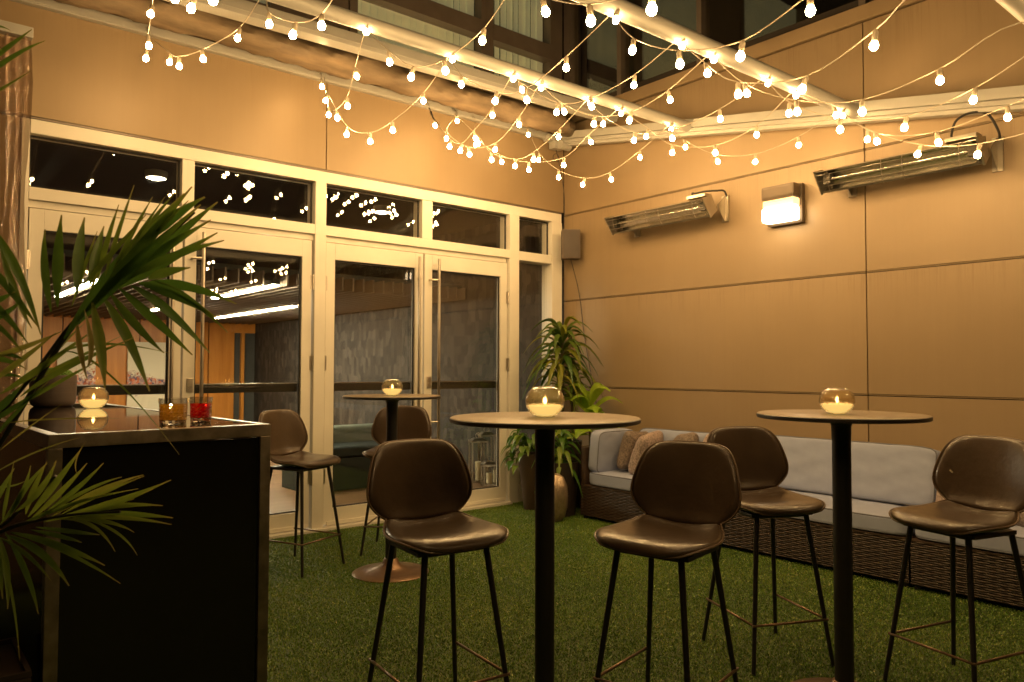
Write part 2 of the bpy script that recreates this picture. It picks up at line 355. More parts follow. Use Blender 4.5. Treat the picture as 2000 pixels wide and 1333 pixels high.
def cushion(name, size, m, parent=None, p=9, puff=.18, n=14, wr=.006, loc=(0, 0, 0), rot=(0, 0, 0), seed=0, thin=2, pinch=0):
    bm = bmesh.new(); bmesh.ops.create_cube(bm, size=2); bmesh.ops.subdivide_edges(bm, edges=bm.edges[:], cuts=n, use_grid_fill=True)
    sx, sy, sz = [q/2 for q in size]; S3 = (sx, sy, sz)
    a, b = [i for i in range(3) if i != thin]
    rg = random.Random(seed); ph = [rg.uniform(0, 6) for _ in range(6)]
    for v in bm.verts:
        c = v.co; q = (abs(c.x)**p+abs(c.y)**p+abs(c.z)**p)**(1/p); d = c/q
        u, w = d[a], d[b]
        k = (1-puff)+puff*(1-u*u)*(1-w*w)*1.6
        if pinch: k = max(.02, ((1-u**4)*(1-w**4))**.5*1.0)
        d[thin] *= k
        if pinch:
            d[a] *= 1-.10*(1-abs(w)**2.0)*abs(u)**3; d[b] *= 1-.10*(1-abs(u)**2.0)*abs(w)**3
        o = Vector((d.x*sx, d.y*sy, d.z*sz))
        wv = math.sin(u*S3[a]*31+ph[0]+math.sin(w*9+ph[1])*2)*.5+math.sin(w*S3[b]*47+ph[2]+math.sin(u*7+ph[3])*2)*.5
        o[thin] += wr*wv*(1 if d[thin] > 0 else -1)*min(1, abs(d[thin]))
        v.co = o
    me = bpy.data.meshes.new(name); bm.to_mesh(me); bm.free()
    o = link(name, me, m, parent, True); o.location = loc; o.rotation_euler = rot
    if m == 'cushion':
        pm = MB(); hh = .86; sc = (1-hh**p)**(1/p)
        for sg in (-1, 1):
            lp_ = []
            for i in range(96):
                t = 2*PI*i/96; cu, su = math.cos(t), math.sin(t); q = (abs(cu)**p+abs(su)**p)**(1/p)
                c_ = [0, 0, 0]; c_[a] = cu/q*sc*S3[a]*1.004; c_[b] = su/q*sc*S3[b]*1.004; c_[thin] = sg*hh*(1-puff)*S3[thin]; lp_.append(c_)
            pm.tube(lp_, .0042, 6, closed=True)
        pm.build('piping', 'cpipe', o, True)
    return o

# leaves ------------------------------------------------------------
class Leaves:
    def __init__(s): s.v = []; s.f = []; s.t = []
    def blade(s, pts, w, tone, side=None, fold=.25, peak=.4, tip_tone=None):
        """pts: centre line; w full width; side: width direction hint"""
        n = len(pts); k = len(s.v)
        for i, p in enumerate(pts):
            f = i/(n-1); t = (pts[min(i+1, n-1)]-pts[max(i-1, 0)]).normalized()
            sd = side if side is not None else Vector((0, 0, 1)).cross(t)
            sd = sd - t*sd.dot(t)
            if sd.length < 1e-4: sd = Vector((1, 0, 0))
            sd.normalize(); up = t.cross(sd)
            ww = w*.5*((f/peak)**.6 if f < peak else max(.03, (1-((f-peak)/(1-peak))**1.8)))
            ww = max(ww, w*.06)
            s.v += [p-sd*ww+up*ww*fold*2, p, p+sd*ww+up*ww*fold*2]
            tt = tone if tip_tone is None else tone+(tip_tone-tone)*max(0, f-.75)*4
            s.t += [tt, tt*.85, tt]
            if i:
                a = k+3*(i-1); b = k+3*i
                s.f += [(a, a+1, b+1, b), (a+1, a+2, b+2, b+1)]
    def build(s, name, m, parent=None):
        me = bpy.data.meshes.new(name); me.from_pydata([tuple(x) for x in s.v], [], s.f)
        at = me.attributes.new('tone', 'FLOAT', 'POINT'); at.data.foreach_set('value', [max(0, min(1, x)) for x in s.t])
        return link(name, me, m, parent, True)
def bez(a, b, c, n=8):
    a, b, c = Vector(a), Vector(b), Vector(c)
    return [a*(1-t)**2+b*2*t*(1-t)+c*t*t for t in [i/n for i in range(n+1)]]
def spline(pts, n=8):
    pts = [Vector(p) for p in pts]; out = []
    P = [pts[0]*2-pts[1]]+pts+[pts[-1]*2-pts[-2]]
    for i in range(1, len(P)-2):
        for k in range(n):
            t = k/n; a, b, c, d = P[i-1:i+3]
            out.append(.5*((2*b)+(c-a)*t+(2*a-5*b+4*c-d)*t*t+(3*b-a-3*c+d)*t**3))
    out.append(pts[-1]); return out

# ------------------------------------------------------------------ world
w = bpy.data.worlds.new('World'); S.world = w; w.use_nodes = True; nt = w.node_tree
sky = nt.nodes.new('ShaderNodeTexSky'); sky.sky_type = 'NISHITA'; sky.sun_disc = False; sky.sun_elevation = R(-4); sky.sun_rotation = R(200)
nt.links.new(sky.outputs[0], nt.nodes['Background'].inputs[0]); nt.nodes['Background'].inputs[1].default_value = .05

# ------------------------------------------------------------------ ground and turf
tag(MB().add([(-40, -40, 0), (30, -40, 0), (30, .02, 0), (-40, .02, 0)], [(0, 1, 2, 3)]).build('ground', 'turfbase'), kind='structure')
def turf():
    n = 460000
    # denser near the camera's view of the floor
    x = rng.uniform(-4.35, -.02, n*2); y = rng.uniform(-4.6, -.02, n*2)
    dx = x-CAM.x; dy = y-CAM.y
    dep = dx*cF.x+dy*cF.y; lat = dx*cR.x+dy*cR.y
    keep = (dep > 2.5) & (lat/dep > -.36) & (lat/dep < .72)
    x = x[keep][:n]; y = y[keep][:n]; n = len(x)
    an = rng.uniform(0, 2*PI, n); h = rng.uniform(.005, .012, n); wd = rng.uniform(.0013, .0028, n); ln = rng.uniform(0, .014, n); la = rng.uniform(0, 2*PI, n)
    v = np.zeros((n, 3, 3)); cx, sx = np.cos(an)*wd, np.sin(an)*wd
    v[:, 0, 0] = x-cx; v[:, 0, 1] = y-sx; v[:, 1, 0] = x+cx; v[:, 1, 1] = y+sx
    v[:, 2, 0] = x+np.cos(la)*ln; v[:, 2, 1] = y+np.sin(la)*ln; v[:, 2, 2] = h
    me = bpy.data.meshes.new('turf'); me.vertices.add(3*n); me.vertices.foreach_set('co', v.reshape(-1))
    me.loops.add(3*n); me.loops.foreach_set('vertex_index', np.arange(3*n, dtype=np.int32))
    me.polygons.add(n); me.polygons.foreach_set('loop_start', np.arange(0, 3*n, 3, dtype=np.int32)); me.update(); me.validate()
    tone = np.repeat(np.clip(rng.normal(.45, .22, n)+.1*np.sin(x*5)*np.cos(y*4), 0, 1), 3)
    tone[2::3] = np.clip(tone[2::3]+.2, 0, 1)
    at = me.attributes.new('tone', 'FLOAT', 'POINT'); at.data.foreach_set('value', tone.astype(np.float32))
    tag(link('grass', me, 'turf'), 'short green artificial turf covering the patio floor', 'grass', kind='stuff')
turf()

# ------------------------------------------------------------------ right wall
ZB = [0.0, 1.084, 1.939, 2.802, 3.714]
G = .008
rw = thing('patio_wall', 'tall beige metal clad wall carrying the heaters, right of the corner', 'wall')
MB().box((.035, -9.5, 0), (.2, 0, 3.9)).build('backing', 'joint', rw)
YB = [0.0, -3.053, -6.106, -9.15]
for i in range(4):
    for j in range(3):
        bx('cladding_panel', (0, YB[j+1]+(.004 if j < 2 else 0), ZB[i]+(G if i else .01)), (.034, YB[j]-.004, ZB[i+1]-G), 'clad', rw, .0015)
        if i: bx('joint_lip', (.004, YB[j+1]+.005, ZB[i]-.001), (.034, YB[j]-.005, ZB[i]+.004), 'clad', rw, 0)
bx('coping', (-.012, -9.2, 3.714+G), (.2, 0, 3.83), 'clad', rw, .003)

# upper windows above the right wall
uw = thing('upper_glazing', 'dark upstairs glazing with thin mullions above the heater wall', 'window')
MB().box((.06, -9.2, 3.83), (.075, -.06, 6.4)).build('pane', 'panedark', uw)
for y in (-.75, -1.66, -3.05, -4.5, -6.1):
    bx('mullion', (.0, y-.025, 3.83), (.12, y+.025, 6.4), 'umull', uw)
bx('mullion', (.0, -.09, 3.83), (.12, -.0, 6.4), 'umull', uw)
MB().box((.9, -9.2, 3.7), (.95, 0, 6.4)).build('room_wall', 'ceil', uw)

# ------------------------------------------------------------------ door wall cladding
dwl = thing('door_wall', 'beige metal clad wall above the glass doors', 'wall')
MB().box((-6.2, .035, 2.83), (0, .25, 3.93)).build('backing', 'joint', dwl)
for a, b in ((-6.2, -5.19), (-5.19, -2.594), (-2.594, 0.0)):
    bx('cladding_panel', (a+.004, 0, 2.835), (b-.004, .034, 3.93), 'clad', dwl, .0015)
bx('flashing', (-6.2, -.012, 2.815), (-.045, .03, 2.828), 'umull', dwl, .001)
MB().box((-6.2, .0, 0), (-4.635, .2, 2.812)).build('side_panel', 'clad', dwl)

# upper left facade
ul = thing('upper_facade', 'upstairs facade with blinded windows over the doors', 'facade')
def uwin(x0, x1, ztr):
    wf = MB()
    for x in (x0, x1-.07): wf.box((x, -.02, 3.95), (x+.07, .08, 6.4))
    wf.box((x0+.07, -.02, 3.95), (x1-.07, .08, 4.0))
    wf.box((x0+.07, -.035, ztr), (x1-.07, .08, ztr+.15))
    fr = wf.build('window_frame', 'umull', ul)
    MB().add([(x0+.07, .04, 4.0), (x1-.07, .04, 4.0), (x1-.07, .04, ztr), (x0+.07, .04, ztr)], [(0, 1, 2, 3)]).add([(x0+.07, .04, ztr+.15), (x1-.07, .04, ztr+.15), (x1-.07, .04, 6.4), (x0+.07, .04, 6.4)], [(0, 1, 2, 3)]).build('pane', 'panedark', fr)
    b = MB(); x = x0+.08
    while x < x1-.09:
        b.box((x, .09, 4.0), (x+.092, .094, 6.4), Matrix.Translation((x+.04, .09, 0)) @ Matrix.Rotation(R(random.uniform(5, 24)), 4, 'Z') @ Matrix.Translation((-x-.04, -.09, 0))); x += .078
    b.build('blind', 'blind', fr)
uwin(-2.41, -1.0, 4.34); uwin(-.998, -.13, 4.34); uwin(-4.6, -3.0, 4.34)
for a, b in ((-2.998, -2.412), (-6.2, -4.602), (-.128, -.02)): MB().box((a, .0, 3.94), (b, .2, 6.4)).build('wall_panel', 'umull', ul)
MB().box((-6.2, .6, 3.9), (.1, .65, 6.4)).build('room_wall', 'ceil', ul)

# ------------------------------------------------------------------ storefront
sf = thing('storefront_frame', 'cream aluminium storefront frame round the glass doors', 'door frame')
fb = MB()
FB = .003
ZT0, ZT1 = 2.722, 2.81
fb.box((-4.635, -.02, 0), (-4.592, .13, ZT1), bev=FB)          # left jamb
fb.box((-4.59, -.02, ZT0), (-.05, .13, ZT1), bev=FB)            # top
fb.box((-4.59, -.018, 2.308), (-.606, .13, 2.385), bev=FB)      # transom bar
fb.box((-.60, -.018, 2.30), (-.185, .13, 2.385), bev=FB)
fb.box((-4.59, .012, 2.262), (-.74, .13, 2.307), bev=FB)        # recessed head
fb.box((-2.69, -.022, 0), (-2.598, .13, ZT0), bev=FB)           # centre mullion
fb.box((-.722, -.022, 0), (-.606, .13, ZT0), bev=FB)
fb.box((-.18, -.022, 0), (-.045, .13, ZT0), bev=FB)
for a, b in ((-3.684, -3.601), (-1.699, -1.593)): fb.box((a, -.015, 2.386), (b, .13, ZT0-.001), bev=FB)
fb.box((-.60, -.015, .0), (-.185, .13, .17), bev=FB); fb.box((-.60, -.012, .27), (-.185, .13, .30), bev=FB); fb.box((-.60, .05, .17), (-.185, .12, .27))
fb.build('frame', 'frame', sf)
MB().box((-4.59, -.07, .001), (-.72, .15, .024), bev=.003).build('threshold', 'frame', sf)
def dbl(name, x0, x1, z0, z1, parent):
    b = MB()
    for k, (y, tilt) in enumerate(((.05, 0.0), (.076, .004))):
        b.add([(x0, y, z0), (x1, y+tilt*(x1-x0), z0), (x1, y+tilt*(x1-x0)+tilt*.5, z1), (x0, y+tilt*.5, z1)], [(0, 1, 2, 3)])
    return b.build(name, 'pane', parent)
for a, b in ((-4.59, -3.686), (-3.599, -2.692), (-2.596, -1.701), (-1.591, -.724), (-.604, -.182)): dbl('transom_pane', a, b, 2.387, ZT0-.002, sf)
dbl('side_pane', -.604, -.182, .30, 2.30, sf)
g = MB()
for a, b in ((-4.59, -3.686), (-3.599, -2.692), (-2.596, -1.701), (-1.591, -.724), (-.604, -.182)):
    g.box((a, .035, ZT0-.012), (b, .048, ZT0-.001)); g.box((a, .035, 2.387), (a+.01, .048, ZT0-.013)); g.box((b-.01, .035, 2.387), (b, .048, ZT0-.013))
g.build('gasket', 'rubber', sf)

DL = ['hinged glass door at far left behind the palm leaves', 'glass door with paintings seen beside it, left of the centre mullion',
      'glass door right of the centre mullion, mirroring the wall lamp', 'glass door nearest the corner plants, lanterns behind its pane']
for i, (a, b, hs) in enumerate(((-4.586, -3.664, -1), (-3.657, -2.70, 1), (-2.59, -1.672, -1), (-1.664, -.732, 1))):
    d = thing('glass_door', DL[i], 'door', (a if hs < 0 else b, .02, 0), 0, 'double glass doors onto the patio')
    ox = -(a if hs < 0 else b); T = lambda x: x+ox
    f = MB(); st = .083; e = .004; y0, y1 = -.018, .038
    f.box((T(a+e), y0, .035), (T(a+st), y1, 2.256), bev=.003); f.box((T(b-st), y0, .035), (T(b-e), y1, 2.256), bev=.003)
    f.box((T(a+st), y0, 2.125), (T(b-st), y1, 2.256), bev=.003); f.box((T(a+st), y0, .035), (T(b-st), y1, .16), bev=.003)
    f.box((T(a+.03), y0-.012, .03), (T(b-.03), y0, .06), bev=.002)
    f.build('door_frame', 'frame', d)
    gk = MB(); 
    for q in ((a+st, a+st+.012), (b-st-.012, b-st)): gk.box((T(q[0]), .0, .161), (T(q[1]), .012, 2.124))
    gk.box((T(a+st+.012), .0, 2.112), (T(b-st-.012), .012, 2.124)); gk.box((T(a+st+.012), .0, .161), (T(b-st-.012), .012, .17)); gk.build('gasket', 'rubber', d)
    pb = MB()
    for y, tl in ((.014, 0), (.036, .004)):
        x0, x1 = T(a+st), T(b-st); pb.add([(x0, y, .16), (x1, y+tl*.8, .16), (x1, y+tl*1.6, 2.125), (x0, y+tl*.8, 2.125)], [(0, 1, 2, 3)])
    pb.build('pane', 'pane', d)
    bar = MB().box((T(a+st+.002), .045, 1.078), (T(b-st-.002), .085, 1.140), bev=.003).build('push_bar', 'black', d)
    bx('bar_trim', (T(a+st+.002), .043, 1.1405), (T(b-st-.002), .08, 1.147), 'steel', bar, 0)
    xh = T(b-.052) if hs < 0 else T(a+.052)
    hx = xh + (.06 if hs > 0 else -.03)
    h = MB().tube([(hx, -.085, .62), (hx, -.085, 2.215)], .0125, 12)
    for z in (.80, 2.03): h.tube([(xh, -.018, z), (xh, -.06, z), (hx, -.085, z)], .009, 8)
    h.build('handle', 'steel', d, True)
    hg = T(a-.004) if hs < 0 else T(b+.004)
    for z in (.42, 1.30, 1.93):
        MB().tube([(hg, -.028, z-.06), (hg, -.028, z+.06)], .009, 10).box((hg-.02, -.021, z-.055), (hg+.02, -.0185, z+.055)).build('hinge', 'steel', d, True)
    if hs > 0: MB().box((xh-.022, -.026, 1.09), (xh+.022, -.0185, 1.19), bev=.004).lathe([(.0, .02), (.012, .02), (.014, 0)], (0, 0, 0), 12).build('lock_plate', 'steel', d) if False else MB().box((xh-.022, -.026, 1.09), (xh+.022, -.0185, 1.19), bev=.004).tube([(xh, -.027, 1.125), (xh, -.036, 1.125)], .011, 12).build('lock_plate', 'steel', d)

# ------------------------------------------------------------------ interior
tag(MB().box((-9, .16, -.05), (3.2, 9.6, .0)).build('indoor_floor', 'woodfloor'), kind='structure')
tag(MB().box((-9, .26, 3.0), (3.2, 9.6, 3.1)).build('indoor_ceiling', 'ceil'), kind='structure')
tag(MB().box((.32, .14, 0), (.42, 9.3, 3.0)).build('indoor_wall', 'pattern'), kind='structure')
tag(MB().box((-9.1, .26, 0), (-9, 9.6, 3.0)).build('indoor_wall', 'dw'), kind='structure')
wd = thing('wood_panel_wall', 'orange wood panelled wall inside, behind the paintings', 'wall')
x = -8.9
while x < -.3:
    bx('wood_panel', (x, 9.0, 0), (min(x+1.17, -.10), 9.06, 2.32), 'woodwall', wd, .002); x += 1.19
bx('door_post', (.03, 8.98, 0), (.09, 9.06, 1.93), 'woodwall', wd, .002); bx('wood_panel', (-.097, 9.0, 1.935), (.30, 9.06, 2.32), 'woodwall', wd, .002)
MB().box((-9, 9.07, 0), (.32, 9.2, 3.0)).build('backing', 'dw', wd)
for k, (u0, u1, v0, v1, lab, off, band) in enumerate(((112, 183, 668, 850, 'large white abstract canvas with speckled band, left one behind the pot', (3, 1, 0), (.42, .26, .5)),
                                                      (249, 348, 668, 850, 'large white abstract canvas with tapering red speckles, right one by the door stile', (0, 0, 0), (.50, .24, .03)))):
    p0 = atY(u0, v0, 8.98); p1 = atY(u1, v1, 8.98)
    o = tag(bx('painting', (p0.x, 8.94, max(.25, p1.z)), (p1.x, 8.985, p0.z), None, None, .004), lab, 'painting', 'abstract paintings on the wood wall')
    o.data.materials.append(art_mat('abstract_canvas', off, band))
bf = thing('ceiling_baffles', 'rows of brown slats hanging under the indoor ceiling', 'ceiling slats')
b = MB(); x = -6.6
while x < .25: b.box((x, 1.9, 2.1), (x+.018, 8.98, 2.24)); x += .125
b.build('slat', 'baffle', bf)
bx('slat_rail', (-6.6, 2.1, 2.245), (.25, 2.16, 2.3), 'dw', bf, 0); bx('slat_rail', (-6.6, 6.1, 2.245), (.25, 6.16, 2.3), 'dw', bf, 0)
for k, (x, y0, y1, lab) in enumerate(((-2.27, 1.75, 3.6, 'indoor strip light seen through the second door, nearest one'), (-1.04, 4.1, 7.2, 'indoor strip light seen low through the second door, far one'),
                           (-3.72, 2.4, 4.6, 'indoor strip light glowing behind the palm leaves'), (-2.3, 5.1, 6.6, 'short indoor strip light left of the first door handle'))):
    f = thing('strip_light', lab, 'ceiling light', (x, y0, 2.09), 0, 'indoor linear lights')
    bx('housing', (-.035, 0, .002), (.035, y1-y0, .06), 'dw', f, .002); bx('diffuser', (-.03, .01, -.012), (.03, y1-y0-.01, 0), 'striplight', f, .002)
for (u, v, lab) in ((305, 340, 'round ceiling light glowing in the leftmost transom'), (746, 408, 'round ceiling light glowing in the middle transom')):
    p = atZ(u, v, 2.98); t = thing('round_ceiling_light', lab, 'ceiling light', (p.x, p.y, 2.94), 0, 'round indoor ceiling lights')
    MB().lathe([(.085, 0), (.095, .03), (.095, .06)], n=32).build('trim', 'frame', t, True)
    MB().lathe([(0, -.012), (.05, -.01), (.08, 0)], n=32).build('diffuser', 'downlight', t, True)
# bench
p = atZ(650, 963, 0); p2 = atZ(728, 950, 0)
bn = thing('bench', 'teal upholstered bench behind the third glass door', 'bench', (p.x-.25, (p.y+p2.y)/2, 0))
bx('bench_base', (0, 0, .0), (1.75, .62, .33), 'tealdark', bn, .01)
cushion('backrest', (1.7, .17, .26), 'teal', bn, 7, .05, 10, .002, (.85, .5, .50)); cushion('seat', (1.72, .60, .12), 'tealdark', bn, 8, .05, 10, .001, (.86, .31, .39))
# lanterns
def lantern(u, v, h, wdt, lab, candle):
    p = atZ(u, v, 0); t = thing('lantern', lab, 'lantern', (p.x, p.y, 0), R(-25), 'steel lanterns on the indoor floor')
    f = MB(); q = wdt/2
    for sx in (-1, 1):
        for sy in (-1, 1): f.box((sx*q-.008, sy*q-.008, .02), (sx*q+.008, sy*q+.008, h))
    f.box((-q-.012, -q-.012, 0), (q+.012, q+.012, .02)); f.box((-q-.012, -q-.012, h), (q+.012, q+.012, h+.02))
    f.add([(-q, -q, h+.02), (q, -q, h+.02), (q, q, h+.02), (-q, q, h+.02), (-.05, -.05, h+.045), (.05, -.05, h+.045), (.05, .05, h+.045), (-.05, .05, h+.045)], [(0, 1, 5, 4), (1, 2, 6, 5), (2, 3, 7, 6), (3, 0, 4, 7), (4, 5, 6, 7)])
    f.tube([(.0+.03*math.cos(a), 0, h+.073+.03*math.sin(a)) for a in [i*2*PI/12 for i in range(12)]], .004, 6, closed=True)
    f.build('lantern_frame', 'steel', t)
    MB().box((-q+.002, -q+.002, .021), (q-.002, q-.002, h-.001)).build('glass', 'globe', t)
    MB().lathe([(.0, .0), (.035, 0), (.036, candle), (.030, candle+.003), (0, candle+.001)], (0, 0, .021), 16).build('candle', 'candlew', t, True)
lantern(934, 941, .44, .17, 'tall steel lantern inside the corner door, leftmost', .2)
lantern(950, 939, .50, .15, 'tallest dark steel lantern in the middle behind the short one', .16)
lantern(956, 948, .21, .15, 'short steel lantern standing in front of the others', .11)
p = atZ(970, 945, 0); tag(MB().lathe([(0, 0), (.04, 0), (.041, .15), (.033, .156), (0, .15)], n=20).build('pillar_candle', 'candlew', None, True), 'loose ivory pillar candle right of the lanterns', 'candle'); bpy.data.objects['pillar_candle'].location = p

# ------------------------------------------------------------------ awning frame
aw = thing('retractable_awning', 'cream awning frame of crossbars and sloping guide rail over the patio', 'awning')
XR = -.12
def zr(y): return 3.553+.1705*y      # rail centre height
rail = MB()
def railseg(y0, y1, dx0, dx1, dz0, dz1):
    z0, z1 = zr(y0), zr(y1)
    rail.add([(XR+dx0, y0, z0+dz0), (XR+dx1, y0, z0+dz0), (XR+dx1, y0, z0+dz1), (XR+dx0, y0, z0+dz1), (XR+dx0, y1, z1+dz0), (XR+dx1, y1, z1+dz0), (XR+dx1, y1, z1+dz1), (XR+dx0, y1, z1+dz1)],
             [(0, 1, 2, 3), (4, 7, 6, 5), (0, 4, 5, 1), (1, 5, 6, 2), (2, 6, 7, 3), (3, 7, 4, 0)])
railseg(-.12, -9, -.05, .05, -.002, .065); railseg(-.12, -9, -.022, .05, -.014, -.002); railseg(-.12, -9, -.05, .05, -.040, -.014); railseg(-.12, -9, -.020, .045, -.066, -.040)
rail.build('guide_rail', 'beam', aw)
def crossbar(y, r, dz, x0=-6.4, x1=-.14, flat=0):
    b = MB(); z = zr(y)+dz
    pts = [(x0, y, z+.010*(x0-x1)*.7), (x1, y, z)]
    if flat:
        T_ = Matrix.Translation((x1, 0, z)) @ Matrix.Rotation(-.016, 4, 'Y') @ Matrix.Translation((-x1, 0, 0)); b.box((x0, y-.06, -.052), (x1, y+.06, .052), T_, bev=.03); b.box((x0, y-.064, -.022), (x1, y-.0605, -.010), T_)
    else: b.tube(pts, r, 20)
    return b.build('crossbar', 'beam', aw, True)
crossbar(-.83, .05, .15, x1=-.16, flat=1); crossbar(-1.665, .044, .005); crossbar(-3.06, .048, .002); crossbar(-4.5, .048, .0); crossbar(-5.95, .048, .0); crossbar(-7.4, .048, .0)
for y in (-1.665, -3.06, -4.5):
    for s in (-.03, .03): MB().tube([(-.175, y+s, zr(y)+.02), (-.168, y+s, zr(y)+.02)], .006, 8).build('bolt', 'bronze', aw)
bx('wall_track', (-6.2, -.05, 3.524), (-.17, -.001, 3.592), 'beam', aw, .004)
bx('wall_track', (-6.2, -.06, 3.532), (-.17, -.0505, 3.545), 'beam', aw, .002)
# rolled fabric with folds
v = []; f = []; n = 20; X = np.linspace(-6.2, -.28, 150)
for i, x in enumerate(X):
    for k in range(n):
        a = 2*PI*k/n; r = .098+.010*math.sin(a*3+x*7+math.sin(x*3.1)*2)+.006*math.sin(x*31+a*5)+.004*random.uniform(-1, 1)
        v.append((x, -.26+r*math.cos(a)*1.15, 3.612+r*math.sin(a)))
for i in range(len(X)-1):
    for k in range(n): f.append((i*n+k, i*n+(k+1) % n, (i+1)*n+(k+1) % n, (i+1)*n+k))
f.append(tuple(range(n))); f.append(tuple((len(X)-1)*n+k for k in range(n)))
MB().add(v, f).build('fabric_roll', 'roll', aw, True)
MB().tube([(-.27, -.26, 3.6), (-.17, -.26, 3.6)], [.085, .085], 20).tube([(-.165, -.26, 3.6), (-.15, -.26, 3.6)], .065, 20).build('roller_wheel', 'bronze', aw, True)
MB().box((-.3, -.11, 3.50), (-.16, -.02, 3.56), bev=.005).box((-.24, -.13, 3.43), (-.12, -.04, 3.50), bev=.008).tube([(-.2, -.16, 3.46), (-.08, -.16, 3.46)], .045, 16).build('bracket', 'beam', aw)

# ------------------------------------------------------------------ string lights
bulb_me = MB().lathe([(0, -.0180), (.0065, -.0168), (.0120, -.0130), (.0155, -.0070), (.0166, 0), (.0152, .0068), (.0115, .0132), (.0085, .019)], n=12)
bulb_mesh = None; sock_mesh = None
def bulb(p, parent, tilt):
    """p: bulb centre; the socket hangs it from the wire"""
    global bulb_mesh, sock_mesh
    if bulb_mesh is None:
        o = bulb_me.build('bulb', 'bulb', parent, True); bulb_mesh = o.data
        s = MB().lathe([(.0105, .018), (.0115, .022), (.0120, .050), (.0080, .056), (.003, .062)], n=10).build('socket', 'wire', o, True); sock_mesh = s.data
    else:
        o = bpy.data.objects.new('bulb', bulb_mesh); COL.objects.link(o); o.parent = parent
        s = bpy.data.objects.new('socket', sock_mesh); COL.objects.link(s); s.parent = o
    o.location = p; o.rotation_euler = tilt
    return p + Matrix.Rotation(tilt[1], 3, 'Y') @ (Matrix.Rotation(tilt[0], 3, 'X') @ Vector((0, 0, .06)))
YW, Y3, Y4, Y5 = -.10, -1.665, -3.06, -4.5
# each strand: wall hook, bulbs, crossbar point, bulbs, crossbar point, bulbs, last point  (picture coordinates lifted to the planes they hang between)
STR = [
 ('globe string hanging from the first wall hook, leaving at the top left', [(289, 68)], [(285, 115), (291, 90), (294, 28)], (300, -45), [(342, -1), (373, 17), (416, 1)], (450, -60), [(500, -120), (570, -200)], (640, -260)),
 ('globe string looping from the first wall hook over the palm', [(292, 72)], [(331, 122), (350, 130), (397, 116), (464, 75)], (516, -12), [(526, 48), (572, 69), (628, 51)], (690, -62), [(760, -40), (850, -60)], (960, -170)),
 ('globe string rising steeply from the second wall hook', [(633, 150)], [(642, 225), (659, 231), (679, 208), (697, 150)], (712, 50), [(761, 122), (803, 151), (870, 139), (942, 80)], (1000, -30), [(1066, 24), (1154, 42), (1273, 19)], (1400, -75)),
 ('globe string with a wide low loop from the second wall hook', [(628, 155)], [(629, 170), (636, 197), (677, 263), (723, 277), (767, 255), (827, 198)], (880, 103), [(901, 166), (967, 198), (1029, 196), (1106, 133)], (1197, 25), [(1235, 99), (1328, 126), (1446, 111), (1583, 22)], (1665, -60)),
 ('globe string with the black connector, between the second and third hook', [(838, 212)], [(850, 246), (878, 287), (899, 295), (929, 271), (962, 226)], (999, 143), [(1020, 176), (1087, 220), (1156, 209), (1238, 167)], (1326, 66), [(1382, 144), (1442, 185), (1566, 175), (1707, 90)], (1790, -20)),
 ('globe string from the third hook meeting the top right crossbar', [(893, 226)], [(872, 271), (917, 302), (967, 293), (1014, 244)], (1053, 160), [(1102, 219), (1160, 243), (1229, 236), (1309, 196)], (1388, 103), [(1459, 183), (1557, 219), (1684, 219), (1836, 158)], (1990, 45)),
 ('globe string from the third hook passing left of the wall lamp', [(890, 225)], [(893, 237), (934, 281), (960, 313), (1006, 325), (1042, 312), (1091, 268)], (1148, 188), [(1178, 243), (1238, 275), (1313, 271), (1407, 233)], (1494, 146), [(1541, 222), (1641, 254), (1766, 250), (1901, 196)], (2040, 85)),
 ('globe string sagging across the far corner then over the far heater', [(928, 238)], [(929, 283), (980, 317), (1033, 332), (1101, 323), (1154, 278)], (1209, 204), [(1262, 267), (1313, 299), (1397, 299), (1478, 264)], (1549, 174), [(1633, 226), (1713, 277), (1833, 279), (1968, 230)], (2100, 150)),
 ('lowest globe string, from the corner hook past the near heater', [(1031, 252)], [(1032, 264), (1052, 313), (1091, 347), (1138, 361), (1194, 351), (1250, 308)], (1307, 234), [(1339, 288), (1402, 316), (1475, 317), (1560, 284)], (1640, 203), [(1694, 273), (1792, 302), (1909, 303)], (2080, 232)),
]
def lift(seq, ya, yb, pa, pb):
    """bulbs along one span: depth runs evenly from one support to the other"""
    out = []; pts = [pa]+seq+[pb]; L = [0]
    for i in range(1, len(pts)): L.append(L[-1]+math.hypot(pts[i][0]-pts[i-1][0], pts[i][1]-pts[i-1][1]))
    for i, s in enumerate(seq):
        f = .5*(L[i+1]/L[-1])+.5*((i+1)/(len(seq)+1)); f = f**.72 if ya > -.5 else f; out.append(atY(s[0], s[1], ya+(yb-ya)*f))
    return out
